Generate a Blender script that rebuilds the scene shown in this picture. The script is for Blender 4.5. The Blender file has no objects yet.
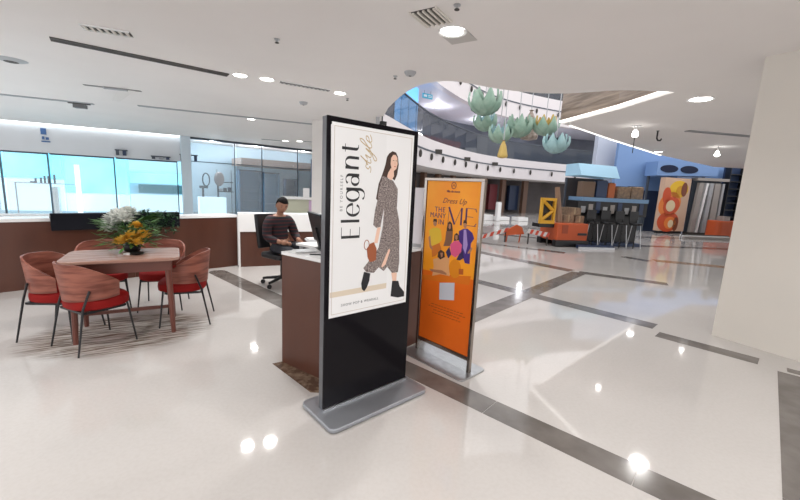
import bpy, bmesh, math, random
from mathutils import Vector, Matrix
random.seed(7)
scene = bpy.context.scene
COL = scene.collection
pi = math.pi

# ------------------------------------------------------------------ camera
PITCH, ROLL = math.radians(9.4), math.radians(2.8)
fwd = Vector((0, math.cos(PITCH), -math.sin(PITCH)))
r0 = Vector((1, 0, 0)); u0 = r0.cross(fwd)
rt = r0 * math.cos(ROLL) + u0 * math.sin(ROLL)
up = -r0 * math.sin(ROLL) + u0 * math.cos(ROLL)
cam_data = bpy.data.cameras.new('camera')
cam_data.sensor_width = 36.0
cam_data.lens = 375.0 / 800.0 * 36.0
cam_data.clip_start = 0.05
cam = bpy.data.objects.new('camera', cam_data)
cam.matrix_world = Matrix(((rt.x, up.x, -fwd.x, 0), (rt.y, up.y, -fwd.y, 0), (rt.z, up.z, -fwd.z, 1.5), (0, 0, 0, 1)))
COL.objects.link(cam); scene.camera = cam

# ------------------------------------------------------------------ world and exposure
world = bpy.data.worlds.new('world'); scene.world = world
world.use_nodes = True
wb = world.node_tree.nodes['Background']
wb.inputs[0].default_value = (1.0, 0.985, 0.985, 1)
wb.inputs[1].default_value = 1.38
scene.view_settings.view_transform = 'Standard'
scene.view_settings.look = 'None'
scene.view_settings.gamma = 1.0
scene.view_settings.use_curve_mapping = False
scene.view_settings.exposure = 0.34
LAMP_W = 17.0          # watts of one ceiling downlight

# ------------------------------------------------------------------ helpers
MATS = {}
def mat(name, col, rough=0.5, metal=0.0, emit=0.0, noise=None, col2=None, nscale=8.0, stretch=(1, 1, 1), trans=0.0, coat=0.0, ior=1.45, alpha=1.0, bump=0.0, contrast=(0.35, 0.65), spec=0.5):
    if name in MATS: return MATS[name]
    m = bpy.data.materials.new(name); m.use_nodes = True
    nt = m.node_tree; b = nt.nodes['Principled BSDF']
    c = (*col, 1)
    b.inputs['Base Color'].default_value = c
    b.inputs['Roughness'].default_value = rough
    b.inputs['Metallic'].default_value = metal
    b.inputs['IOR'].default_value = ior
    b.inputs['Specular IOR Level'].default_value = spec
    if trans: b.inputs['Transmission Weight'].default_value = trans
    if coat: b.inputs['Coat Weight'].default_value = coat; b.inputs['Coat Roughness'].default_value = 0.05
    if alpha < 1: b.inputs['Alpha'].default_value = alpha
    if emit:
        b.inputs['Emission Color'].default_value = c
        b.inputs['Emission Strength'].default_value = emit
    if noise:
        tc = nt.nodes.new('ShaderNodeTexCoord'); mp = nt.nodes.new('ShaderNodeMapping')
        mp.inputs['Scale'].default_value = stretch
        nt.links.new(tc.outputs['Object'], mp.inputs['Vector'])
        if noise == 'noise':
            n = nt.nodes.new('ShaderNodeTexNoise'); n.inputs['Detail'].default_value = 6; out = n.outputs['Fac']
        elif noise == 'voronoi':
            n = nt.nodes.new('ShaderNodeTexVoronoi'); out = n.outputs['Distance']
        else:
            n = nt.nodes.new('ShaderNodeTexWave'); n.inputs['Distortion'].default_value = 1.2; n.bands_direction = 'Z'; out = n.outputs['Fac']
        n.inputs['Scale'].default_value = nscale
        nt.links.new(mp.outputs['Vector'], n.inputs['Vector'])
        rp = nt.nodes.new('ShaderNodeValToRGB')
        rp.color_ramp.elements[0].position = contrast[0]; rp.color_ramp.elements[1].position = contrast[1]
        rp.color_ramp.elements[0].color = c; rp.color_ramp.elements[1].color = (*(col2 or col), 1)
        nt.links.new(out, rp.inputs['Fac']); nt.links.new(rp.outputs['Color'], b.inputs['Base Color'])
        if emit: nt.links.new(rp.outputs['Color'], b.inputs['Emission Color'])
        if bump:
            bp = nt.nodes.new('ShaderNodeBump'); bp.inputs['Strength'].default_value = bump; bp.inputs['Distance'].default_value = 0.01
            nt.links.new(out, bp.inputs['Height']); nt.links.new(bp.outputs['Normal'], b.inputs['Normal'])
    MATS[name] = m
    return m

class MB:
    """collects shapes for one mesh"""
    def __init__(s): s.v = []; s.f = []
    def add(s, vs, fs):
        o = len(s.v); s.v += [tuple(v) for v in vs]; s.f += [tuple(i + o for i in f) for f in fs]; return s
    def box(s, x0, x1, y0, y1, z0, z1):
        return s.add([(x0,y0,z0),(x1,y0,z0),(x1,y1,z0),(x0,y1,z0),(x0,y0,z1),(x1,y0,z1),(x1,y1,z1),(x0,y1,z1)],
                     [(0,3,2,1),(4,5,6,7),(0,1,5,4),(1,2,6,5),(2,3,7,6),(3,0,4,7)])
    def prism(s, pts, z0, z1):
        n = len(pts)
        a = sum(pts[i][0]*pts[(i+1)%n][1]-pts[(i+1)%n][0]*pts[i][1] for i in range(n))
        if a < 0: pts = pts[::-1]
        return s.add([(x,y,z0) for x,y in pts]+[(x,y,z1) for x,y in pts],
                     [tuple(range(n-1,-1,-1)), tuple(range(n,2*n))]+[(i,(i+1)%n,(i+1)%n+n,i+n) for i in range(n)])
    def card(s, pts, y0, y1):
        """outline in x-z, thickness along y (front = smaller y)"""
        n = len(pts)
        a = sum(pts[i][0]*pts[(i+1)%n][1]-pts[(i+1)%n][0]*pts[i][1] for i in range(n))
        if a < 0: pts = pts[::-1]
        return s.add([(x,y0,z) for x,z in pts]+[(x,y1,z) for x,z in pts],
                     [tuple(range(n)), tuple(range(2*n-1,n-1,-1))]+[((i+1)%n,i,i+n,(i+1)%n+n) for i in range(n)])
    def wallseg(s, a, b, th, z0, z1):
        """upright slab from a to b, thickness th to the left of a->b"""
        d = Vector((b[0]-a[0], b[1]-a[1])).normalized(); n = Vector((-d.y, d.x)) * th
        return s.prism([a, b, (b[0]+n.x, b[1]+n.y), (a[0]+n.x, a[1]+n.y)], z0, z1)
    def tube(s, path, r, n=8):
        P = [Vector(p) for p in path]; rr = r if isinstance(r, (list, tuple)) else [r]*len(P)
        o = len(s.v); prev = None
        for i, p in enumerate(P):
            d = (P[min(i+1,len(P)-1)]-P[max(i-1,0)]).normalized()
            if prev is None:
                x = d.orthogonal().normalized()
            else:
                x = (prev - d*prev.dot(d)).normalized()
            prev = x; y = d.cross(x)
            for k in range(n):
                t = 2*pi*k/n; s.v.append(tuple(p + (x*math.cos(t)+y*math.sin(t))*rr[i]))
        for i in range(len(P)-1):
            for k in range(n):
                a = o+i*n+k; b = o+i*n+(k+1)%n; s.f.append((a,b,b+n,a+n))
        s.f.append(tuple(o+k for k in range(n-1,-1,-1))); s.f.append(tuple(o+(len(P)-1)*n+k for k in range(n)))
        return s
    def lathe(s, prof, n=20, c=(0,0,0)):
        o = len(s.v)
        for r, z in prof:
            for k in range(n):
                t = 2*pi*k/n; s.v.append((c[0]+r*math.cos(t), c[1]+r*math.sin(t), c[2]+z))
        for i in range(len(prof)-1):
            for k in range(n):
                a = o+i*n+k; b = o+i*n+(k+1)%n; s.f.append((a,b,b+n,a+n))
        s.f.append(tuple(o+k for k in range(n-1,-1,-1))); s.f.append(tuple(o+(len(prof)-1)*n+k for k in range(n)))
        return s
    def ellipsoid(s, c, r, n=12, m=8):
        prof = []
        o = len(s.v)
        for i in range(1, m):
            a = pi*i/m
            for k in range(n):
                t = 2*pi*k/n
                s.v.append((c[0]+r[0]*math.sin(a)*math.cos(t), c[1]+r[1]*math.sin(a)*math.sin(t), c[2]-r[2]*math.cos(a)))
        for i in range(m-2):
            for k in range(n):
                a = o+i*n+k; b = o+i*n+(k+1)%n; s.f.append((a,b,b+n,a+n))
        s.v.append((c[0],c[1],c[2]-r[2])); q = len(s.v)-1
        for k in range(n): s.f.append((q, o+(k+1)%n, o+k))
        s.v.append((c[0],c[1],c[2]+r[2])); q = len(s.v)-1; t0 = o+(m-2)*n
        for k in range(n): s.f.append((q, t0+k, t0+(k+1)%n))
        return s
    def ribbon(s, path, wf, y0, y1, pen=None):
        """flat stroke in the x-z plane; wf = width or function of the stroke direction angle"""
        P = [Vector((p[0], p[1])) for p in path]; n = len(P); o = len(s.v); L = []
        for i, p in enumerate(P):
            d = (P[min(i+1,n-1)]-P[max(i-1,0)]); 
            if d.length < 1e-9: d = Vector((1,0))
            d.normalize(); w = wf(d) if callable(wf) else wf
            q = Vector((-d.y, d.x))*w/2; L.append((p+q, p-q))
        for a, b in L: s.v += [(a.x,y0,a.y),(b.x,y0,b.y),(a.x,y1,a.y),(b.x,y1,b.y)]
        for i in range(n-1):
            k = o+4*i
            s.f += [(k,k+1,k+5,k+4),(k+2,k+6,k+7,k+3),(k,k+4,k+6,k+2),(k+1,k+3,k+7,k+5)]
        s.f += [(o,o+2,o+3,o+1),(o+4*(n-1),o+4*(n-1)+1,o+4*(n-1)+3,o+4*(n-1)+2)]
        return s
    def xform(s, M, start=0):
        s.v = s.v[:start]+[tuple(M @ Vector(v)) for v in s.v[start:]]; return s
    def mesh(s, name, m=None, smooth=False, bevel=0.0):
        me = bpy.data.meshes.new(name); me.from_pydata(s.v, [], s.f)
        bm = bmesh.new(); bm.from_mesh(me)
        big = [f for f in bm.faces if len(f.verts) > 4]
        if big: bmesh.ops.triangulate(bm, faces=big)
        bmesh.ops.recalc_face_normals(bm, faces=bm.faces)
        if bevel:
            es = [e for e in bm.edges if len(e.link_faces) == 2 and e.calc_face_angle(0) > 0.6]
            bmesh.ops.bevel(bm, geom=es, offset=bevel, segments=2, affect='EDGES', profile=0.5)
        bm.to_mesh(me); bm.free()
        if smooth:
            for p in me.polygons: p.use_smooth = True
            try: me.set_sharp_from_angle(angle=math.radians(40))
            except Exception: pass
        if m: me.materials.append(m)
        return me
    def build(s, name, m, parent=None, smooth=False, bevel=0.0, **kw):
        return obj(name, s.mesh(name, m, smooth, bevel), parent, **kw)

def obj(name, me, parent=None, loc=None, rz=None, label=None, cat=None, group=None, kind=None):
    o = bpy.data.objects.new(name, me); COL.objects.link(o)
    if parent is not None: o.parent = parent
    if loc is not None: o.location = loc
    if rz is not None: o.rotation_euler = (0, 0, rz)
    if label: o['label'] = label
    if cat: o['category'] = cat
    if group: o['group'] = group
    if kind: o['kind'] = kind
    return o
def thing(name, label, cat, loc=(0,0,0), rz=0.0, group=None):
    o = obj(name, None, None, loc, rz, label, cat, group); o.empty_display_size = 0.1; return o
def struct(name, mb, m, parent=None, **kw):
    return mb.build(name, m, parent, kind=None if parent else 'structure', **kw)
def copy_tree(o, parent=None):
    c = o.copy(); COL.objects.link(c)
    if parent is not None: c.parent = parent
    for ch in [x for x in ALLC.get(o.name, [])]: copy_tree(ch, c)
    return c
ALLC = {}
def reg(root):
    """note the children of a thing so that it can be copied"""
    ALLC.clear()
    for x in COL.objects:
        if x.parent is not None: ALLC.setdefault(x.parent.name, []).append(x)
    return root
def text_mesh(body, size, m, align='CENTER', shear=0.0, ext=0.0006, space=1.0, bold=0.0):
    cu = bpy.data.curves.new('lettering', 'FONT'); cu.body = body; cu.size = size; cu.extrude = ext
    cu.align_x = align; cu.shear = shear; cu.space_character = space; cu.resolution_u = 3; cu.offset = bold
    t = bpy.data.objects.new('lettering', cu); COL.objects.link(t)
    dg = bpy.context.evaluated_depsgraph_get(); dg.update()
    me = bpy.data.meshes.new_from_object(t.evaluated_get(dg))
    bpy.data.objects.remove(t); bpy.data.curves.remove(cu)
    me.materials.clear(); me.materials.append(m); return me
def text(name, body, size, m, parent, x, y, z, rot=0.0, **kw):
    """lettering standing upright in the x-z plane, facing -y; rot turns it in that plane"""
    me = text_mesh(body, size, m, **kw)
    me.transform(Matrix.Translation((x, y, z)) @ Matrix.Rotation(-rot, 4, 'Y') @ Matrix.Rotation(pi/2, 4, 'X'))
    return obj(name, me, parent)
def arc(cx, cy, rx, ry, a0, a1, n=14):
    return [(cx+rx*math.cos(math.radians(a0+(a1-a0)*i/n)), cy+ry*math.sin(math.radians(a0+(a1-a0)*i/n))) for i in range(n+1)]
def line(a, b, n=1):
    return [(a[0]+(b[0]-a[0])*i/n, a[1]+(b[1]-a[1])*i/n) for i in range(n+1)]
def smooth_path(pts, n=6):
    """Catmull-Rom through 2-D or 3-D points"""
    P = [Vector(p) for p in pts]; P = [P[0]*2-P[1]]+P+[P[-1]*2-P[-2]]; out = []
    for i in range(1, len(P)-2):
        for k in range(n):
            t = k/n; a, b, c, d = P[i-1], P[i], P[i+1], P[i+2]
            out.append(0.5*((2*b)+(c-a)*t+(2*a-5*b+4*c-d)*t*t+(3*b-a-3*c+d)*t**3))
    out.append(P[-2]); return [tuple(p) for p in out]

# ------------------------------------------------------------------ materials
M_wallw = mat('white_paint', (0.78,0.76,0.74), 0.6, noise='noise', col2=(0.74,0.72,0.70), nscale=2)
M_ceil = mat('ceiling_paint', (0.83,0.80,0.785), 0.75, noise='noise', col2=(0.81,0.78,0.765), nscale=1.2)
M_pillar = mat('pillar_paint', (0.72,0.685,0.63), 0.6, noise='noise', col2=(0.70,0.67,0.62), nscale=2)
M_white = mat('gloss_white', (0.85,0.85,0.85), 0.25)
M_grey = mat('grey_paint', (0.4,0.41,0.43), 0.4)
M_black = mat('black_plastic', (0.012,0.012,0.014), 0.35)
M_blackgl = mat('black_glass', (0.008,0.007,0.009), 0.08, spec=0.16)
M_dark = mat('dark_slot', (0.05,0.045,0.04), 0.6)
M_steel = mat('brushed_steel', (0.52,0.53,0.55), 0.32, 0.9, noise='noise', col2=(0.45,0.46,0.48), nscale=20, stretch=(1,1,30))
M_chrome = mat('chrome', (0.36,0.32,0.29), 0.16, 1.0)
M_wood = mat('brown_laminate', (0.105,0.038,0.023), 0.3, noise='noise', col2=(0.08,0.028,0.017), nscale=3, stretch=(1,1,0.2))
M_stone = mat('grey_stone', (0.125,0.112,0.103), 0.14, noise='noise', col2=(0.18,0.163,0.152), nscale=5)
M_marble = mat('brown_marble', (0.10,0.055,0.035), 0.15, noise='noise', col2=(0.35,0.25,0.17), nscale=14, contrast=(0.45,0.75))
M_lamp = mat('lamp_glow', (1.0,0.97,0.92), 0.5, emit=9.0)
M_led = mat('led_strip', (1.0,0.97,0.93), 0.5, emit=1.3)
M_glass = mat('clear_glass', (0.85,0.95,1.0), 0.03, alpha=0.13, spec=0.6)
M_glassdk = mat('tinted_glass', (0.045,0.06,0.085), 0.05, alpha=0.55)
M_cyan = mat('cyan_light_panel', (0.20,0.70,0.88), 0.4, emit=0.95, noise='noise', col2=(0.35,0.80,0.93), nscale=0.6)
M_cyanpale = mat('pale_blue_panel', (0.60,0.82,0.93), 0.4, emit=0.75)
M_frame = mat('dark_frame', (0.07,0.085,0.11), 0.4)
M_blue = mat('blue_panel', (0.17,0.29,0.54), 0.45)
M_bluedk = mat('navy_panel', (0.03,0.05,0.11), 0.35)
M_bluelt = mat('light_blue_panel', (0.35,0.58,0.75), 0.4, emit=0.12)
M_orange = mat('orange_paint', (0.55,0.10,0.03), 0.4)
M_yellow = mat('yellow_paint', (0.72,0.38,0.03), 0.4)
M_card = mat('cardboard', (0.33,0.22,0.14), 0.8, noise='noise', col2=(0.2,0.14,0.1), nscale=9)
M_skin = mat('skin', (0.36,0.18,0.115), 0.5)
M_bronze = mat('bronze_wood', (0.13,0.092,0.062), 0.3, noise='noise', col2=(0.30,0.235,0.18), nscale=2.0, stretch=(0.7,0.7,8))
KIOSK_PRINT = {
    'hair': [(0.495, 1.738), (0.466, 1.72), (0.449, 1.696), (0.44, 1.65), (0.418, 1.587), (0.388, 1.518), (0.371, 1.42), (0.384, 1.413), (0.423, 1.487), (0.47, 1.574), (0.496, 1.562), (0.524, 1.547), (0.544, 1.585), (0.555, 1.653), (0.545, 1.705), (0.526, 1.732)],
    'face': [(0.502, 1.715), (0.485, 1.693), (0.482, 1.654), (0.493, 1.625), (0.513, 1.61), (0.534, 1.624), (0.544, 1.658), (0.539, 1.698), (0.523, 1.716)],
    'neck': [(0.464, 1.594), (0.487, 1.628), (0.513, 1.61), (0.517, 1.577), (0.497, 1.546), (0.457, 1.567)],
    'dress': [(0.417, 1.571), (0.394, 1.499), (0.383, 1.413), (0.366, 1.345), (0.355, 1.25), (0.381, 1.229), (0.417, 1.236), (0.432, 1.314), (0.443, 1.364), (0.437, 1.239), (0.408, 1.093), (0.381, 1.06), (0.286, 0.964), (0.31, 0.935), (0.375, 0.922), (0.415, 0.957), (0.461, 0.925), (0.491, 0.952), (0.538, 0.904), (0.593, 0.903), (0.602, 0.975), (0.595, 1.074), (0.594, 1.149), (0.581, 1.277), (0.555, 1.361), (0.556, 1.437), (0.556, 1.49), (0.512, 1.545), (0.48, 1.552), (0.448, 1.566)],
    'slit': [(0.499, 1.081), (0.512, 1.069), (0.476, 0.972), (0.446, 0.951), (0.437, 0.962)],
    'forearm': [(0.39, 1.23), (0.42, 1.233), (0.398, 1.126), (0.369, 1.125)],
    'bag': [(0.309, 1.094), (0.335, 1.125), (0.366, 1.134), (0.391, 1.088), (0.389, 1.011), (0.362, 1.001), (0.336, 1.002), (0.317, 1.036)],
    'boot_a': [(0.293, 0.939), (0.346, 0.922), (0.339, 0.871), (0.32, 0.825), (0.3, 0.804), (0.28, 0.821), (0.273, 0.86)],
    'ankle': [(0.532, 0.906), (0.584, 0.9), (0.582, 0.837), (0.547, 0.841)],
    'boot_b': [(0.544, 0.845), (0.602, 0.837), (0.617, 0.795), (0.663, 0.747), (0.666, 0.711), (0.603, 0.712), (0.535, 0.732), (0.539, 0.783)],
    'band': [(0.036, 0.833), (0.492, 0.836), (0.49, 0.798), (0.037, 0.798)],
    'wall': [(0.024, 1.845), (0.438, 1.842), (0.493, 0.834), (0.04, 0.836)],
}
BANNER_PRINT = {
    'head_a': [(0.11, 1.228), (0.129, 1.243), (0.15, 1.232), (0.152, 1.202), (0.135, 1.182), (0.113, 1.198)],
    'shirt_a': [(0.064, 1.142), (0.115, 1.171), (0.162, 1.176), (0.202, 1.165), (0.221, 1.075), (0.19, 1.045), (0.111, 1.007), (0.085, 1.048)],
    'legs_a': [(0.105, 1.01), (0.196, 1.047), (0.223, 0.997), (0.202, 0.976), (0.16, 0.925), (0.121, 0.91)],
    'hair_b': [(0.275, 1.228), (0.295, 1.246), (0.32, 1.228), (0.334, 1.167), (0.319, 1.139), (0.269, 1.133), (0.267, 1.184)],
    'face_b': [(0.286, 1.22), (0.307, 1.222), (0.31, 1.189), (0.301, 1.176), (0.286, 1.19)],
    'dress_b': [(0.263, 1.158), (0.334, 1.167), (0.336, 1.091), (0.32, 1.038), (0.243, 1.026), (0.26, 1.084)],
    'head_c': [(0.437, 1.247), (0.453, 1.262), (0.471, 1.249), (0.472, 1.215), (0.458, 1.199), (0.441, 1.215)],
    'coat_c': [(0.399, 1.174), (0.442, 1.197), (0.481, 1.203), (0.533, 1.174), (0.555, 1.132), (0.527, 1.088), (0.529, 0.921), (0.482, 0.921), (0.439, 1.005), (0.404, 1.092)],
    'shirt_c': [(0.446, 1.191), (0.47, 1.194), (0.496, 1.072), (0.481, 0.995), (0.452, 1.041)],
    'hair_d': [(0.354, 1.137), (0.375, 1.156), (0.4, 1.141), (0.41, 1.101), (0.352, 1.085)],
    'face_d': [(0.364, 1.135), (0.389, 1.138), (0.39, 1.107), (0.381, 1.095), (0.367, 1.104)],
    'dress_d': [(0.317, 1.049), (0.358, 1.087), (0.406, 1.092), (0.44, 1.064), (0.436, 1.0), (0.382, 0.95), (0.333, 0.968)],
    'navy_d': [(0.274, 0.979), (0.309, 1.031), (0.335, 0.968), (0.308, 0.927)],
    'navy_e': [(0.425, 1.0), (0.456, 1.02), (0.468, 0.96), (0.43, 0.933), (0.394, 0.934)],
    'hair_e': [(0.191, 0.966), (0.219, 0.991), (0.259, 0.977), (0.269, 0.935), (0.22, 0.905), (0.186, 0.924)],
    'face_e': [(0.215, 0.964), (0.244, 0.969), (0.244, 0.936), (0.229, 0.924)],
    'dress_e': [(0.136, 0.894), (0.196, 0.915), (0.274, 0.934), (0.321, 0.931), (0.318, 0.865), (0.336, 0.781), (0.231, 0.777), (0.139, 0.744), (0.149, 0.833)],
    'ball': [(0.448, 0.867), (0.447, 0.84), (0.439, 0.814), (0.424, 0.792), (0.404, 0.779), (0.382, 0.774), (0.361, 0.779), (0.342, 0.794), (0.328, 0.816), (0.322, 0.843), (0.323, 0.872), (0.332, 0.898), (0.348, 0.919), (0.368, 0.932), (0.39, 0.936), (0.411, 0.93), (0.429, 0.915), (0.442, 0.894)],
    'bag_e': [(0.426, 0.863), (0.473, 0.869), (0.475, 0.822), (0.43, 0.816)],
    'floorband': [(0.017, 0.729), (0.553, 0.826), (0.54, 0.749), (0.012, 0.686)],
}
# ------------------------------------------------------------------ floor with stone inlays
def floor_material():
    m = bpy.data.materials.new('polished_floor'); m.use_nodes = True; nt = m.node_tree
    b = nt.nodes['Principled BSDF']; N = nt.nodes.new; Lk = nt.links.new
    tc = N('ShaderNodeTexCoord')
    n1 = N('ShaderNodeTexNoise'); n1.inputs['Scale'].default_value = 1.1; n1.inputs['Detail'].default_value = 5
    n2 = N('ShaderNodeTexNoise'); n2.inputs['Scale'].default_value = 45; n2.inputs['Detail'].default_value = 3
    Lk(tc.outputs['Object'], n1.inputs['Vector']); Lk(tc.outputs['Object'], n2.inputs['Vector'])
    r1 = N('ShaderNodeValToRGB'); r1.color_ramp.elements[0].position = .3; r1.color_ramp.elements[1].position = .7
    r1.color_ramp.elements[0].color = (0.535,0.512,0.495,1); r1.color_ramp.elements[1].color = (0.575,0.552,0.535,1)
    Lk(n1.outputs['Fac'], r1.inputs['Fac'])
    r2 = N('ShaderNodeValToRGB'); r2.color_ramp.elements[0].position = .35; r2.color_ramp.elements[1].position = .6
    r2.color_ramp.elements[0].color = (0.965,0.96,0.955,1); r2.color_ramp.elements[1].color = (1,1,1,1)
    Lk(n2.outputs['Fac'], r2.inputs['Fac'])
    mx = N('ShaderNodeMix'); mx.data_type = 'RGBA'; mx.blend_type = 'MULTIPLY'; mx.inputs['Factor'].default_value = 1
    Lk(r1.outputs['Color'], mx.inputs['A']); Lk(r2.outputs['Color'], mx.inputs['B'])
    # darker brown streaks in an oval under the cafe table
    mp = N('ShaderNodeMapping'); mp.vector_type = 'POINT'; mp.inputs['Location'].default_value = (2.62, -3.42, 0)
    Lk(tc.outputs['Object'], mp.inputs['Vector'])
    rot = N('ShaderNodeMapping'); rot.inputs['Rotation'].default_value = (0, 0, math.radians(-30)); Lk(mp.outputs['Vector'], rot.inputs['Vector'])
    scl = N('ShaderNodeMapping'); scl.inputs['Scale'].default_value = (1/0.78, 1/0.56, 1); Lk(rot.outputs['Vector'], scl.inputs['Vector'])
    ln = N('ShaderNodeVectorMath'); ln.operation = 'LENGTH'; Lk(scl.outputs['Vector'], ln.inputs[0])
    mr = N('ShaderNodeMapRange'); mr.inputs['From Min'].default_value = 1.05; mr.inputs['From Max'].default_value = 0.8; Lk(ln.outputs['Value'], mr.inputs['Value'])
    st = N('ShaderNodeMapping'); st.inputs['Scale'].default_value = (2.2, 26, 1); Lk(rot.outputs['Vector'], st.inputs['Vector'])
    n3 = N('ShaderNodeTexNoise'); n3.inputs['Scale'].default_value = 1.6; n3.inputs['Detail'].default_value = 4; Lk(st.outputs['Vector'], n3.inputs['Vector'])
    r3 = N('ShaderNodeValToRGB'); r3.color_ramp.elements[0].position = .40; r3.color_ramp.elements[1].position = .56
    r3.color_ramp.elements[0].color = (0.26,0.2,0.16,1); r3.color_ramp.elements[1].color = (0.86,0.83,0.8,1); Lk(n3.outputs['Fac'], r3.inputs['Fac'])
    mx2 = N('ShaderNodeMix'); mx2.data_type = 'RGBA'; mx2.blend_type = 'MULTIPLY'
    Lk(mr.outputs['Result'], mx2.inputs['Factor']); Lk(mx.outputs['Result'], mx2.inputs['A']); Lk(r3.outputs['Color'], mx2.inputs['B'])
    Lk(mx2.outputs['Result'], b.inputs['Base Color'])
    b.inputs['Roughness'].default_value = 0.05
    return m
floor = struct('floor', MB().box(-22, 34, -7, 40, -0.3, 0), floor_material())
floor['label'] = 'polished cream stone floor with grey inlaid bands'
def strip(a, b, w, m=M_stone, seg=0.95, round_start=False, h=0.0015):
    a = Vector(a); b = Vector(b); d = (b-a); L = d.length; d.normalize(); n = Vector((-d.y, d.x))*w/2
    k = max(1, round(L/seg)); g = 0.002
    for i in range(k):
        p = a+d*(L*i/k+g); q = a+d*(L*(i+1)/k-g)
        pts = [p-n, q-n, q+n, p+n]
        if round_start and i == 0:
            pts = [p+n*math.cos(pi-pi*j/8)-d*(w/2)*math.sin(pi*j/8) for j in range(9)][::-1]
            pts = [q-n, q+n]+[p+n*math.cos(pi*j/8)-d*(w/2)*math.sin(pi*j/8) for j in range(9)]
        MB().prism([(v.x, v.y) for v in pts], -0.01, h).build('stone_slab', m, floor)
strip((0.02,3.04), (2.7,0.66), 0.21)
strip((0.35,7.23), (3.12,4.335), 0.25)
strip((2.97,4.08), (3.55,3.46), 0.21)
strip((3.62,3.19), (1.4,0.90), 0.22)
strip((3.66,3.30), (4.3,2.7), 0.12)
strip((0.42,3.82), (3.60,7.36), 0.27, h=0.0022)
strip((1.2,10.3), (3.52,7.50), 0.30, M_stone)
strip((3.62,7.40), (4.92,6.70), 0.26)
strip((5.85,9.75), (6.22,9.20), 0.30)
strip((6.42,9.36), (7.9,8.85), 0.40, mat('tan_stone', (0.30,0.19,0.115), 0.2, noise='noise', col2=(0.36,0.24,0.16), nscale=4))
strip((1.6,11.6), (4.4,9.9), 0.30)
strip((2.2,14.2), (5.0,12.9), 0.35)
strip((1.8,18.0), (9.0,16.0), 0.45)
strip((7.5,12.2), (13.0,12.8), 0.40)
strip((9.5,15.2), (17.0,16.2), 0.50)
strip((-2.96,5.97), (-0.25,3.46), 0.27, round_start=True)
MB().prism([(-1.02,2.93),(-0.955,2.975),(-0.5,2.675),(-0.47,2.52),(-0.6,2.52)], -0.01, 0.0015).build('stone_slab', M_marble, floor)

# ------------------------------------------------------------------ ceiling with the curved atrium edge
CEIL = [(-14.5,-7),(-14.5,11.4),(-12.8,12.2),(-8.1,14.5),(-6.5,15.8),(-2.6,19.3),(-1.9,17.5),(-1.05,12)]
EDGE = smooth_path([(-0.36,7.55),(-0.13,6.62),(0.06,6.07),(0.24,5.76),(0.46,5.58),(0.74,5.57),(1.35,5.83),(2.0,5.95),(2.5,5.83),(3.0,5.58),(3.72,5.54)], 3)
CEIL += EDGE + [(3.62,6.71),(3.3,8.31),(3.7,8.59),(5.26,10.04),(8.52,12.95),(13,16.2),(30,16.6),(30,-7)]
ceiling = struct('ceiling', MB().prism(CEIL, 3.0, 3.3), M_ceil)
# bronze fascia above the far lip of the opening, with lit coves
for a_, b_ in (((3.72,5.545),(3.62,6.71)),((3.62,6.71),(3.30,8.31))):
    MB().wallseg(a_, b_, 0.05, 3.07, 4.8).build('fascia_panel', M_bronze, ceiling)
    MB().wallseg(a_, b_, 0.07, 3.03, 3.06).build('cove_light', M_led, ceiling)
MB().wallseg((3.5,8.43), (5.26,10.07), -0.04, 2.99, 3.02).build('cove_light', M_led, ceiling)
MB().wallseg((5.26,10.07), (8.55,13.0), -0.05, 2.985, 3.02).build('cove_light', M_led, ceiling)
# small ragged lip left by the atrium edge

# ------------------------------------------------------------------ right-hand pillar
wr = struct('wall_right', MB().prism([(3.64,4.14),(4.75,2.08),(6.6,3.05),(5.5,5.15)], 0, 3.0), M_pillar)
# white column behind the booth
wc = struct('wall_column', MB().prism([(-2.25,9.35),(-1.6,9.35),(-1.6,9.95),(-2.25,9.95)], 0, 3.0), M_wallw)

# ------------------------------------------------------------------ storefront far left
SD = Vector((0.899,0.438)); S0 = Vector((-12.8,12.2))
def SF(u, off=0.0):
    p = S0+SD*u+Vector((-SD.y,SD.x))*off; return (p.x, p.y)
wl = struct('wall_left', MB().wallseg(SF(-1.9), SF(5.2), 0.3, 2.08, 3.0), mat('bulkhead_paint', (0.72,0.74,0.77), 0.6))
MB().wallseg(SF(-1.9,-0.12), SF(5.2,-0.12), 0.06, 2.96, 3.0).build('cove_trim', mat('cove_glow',(0.9,0.97,1.0),0.5,emit=2.6), wl)
# printed marks on the bulkhead
for (u0_, u1_, z0, z1) in ((0.98,1.12,2.66,2.86),(1.0,1.06,2.5,2.6),(1.09,1.17,2.5,2.58),(0.98,1.2,2.42,2.46)):
    MB().wallseg(SF(u0_,-0.02), SF(u1_,-0.02), 0.019, z0, z1).build('sign_mark', mat('sign_blue', (0.06,0.14,0.34), 0.5), wl)
wn = 1
def pane(u0_, u1_, z0, z1, frame=True):
    global wn
    w = struct('window_%d' % wn, MB().wallseg(SF(u0_+0.03,0.12), SF(u1_-0.03,0.12), 0.02, z0, z1), M_glass); wn += 1
    for (a, b) in ((u1_-0.014, u1_+0.016),):
        MB().wallseg(SF(a,0.09), SF(b,0.09), 0.08, z0, z1).build('window_frame', M_frame, w)
    MB().wallseg(SF(u0_,0.09), SF(u1_,0.09), 0.08, z1-0.05, z1).build('window_frame', M_frame, w)
    return w
for a, b in ((-1.8,-0.13),(-0.07,1.05),(1.11,2.85),(2.91,4.78)): pane(a, b, 0.05, 2.08)
struct('trim_1', MB().wallseg(SF(-1.9,0.02), SF(5.2,0.02), 0.25, 0, 0.05), M_white)
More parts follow.
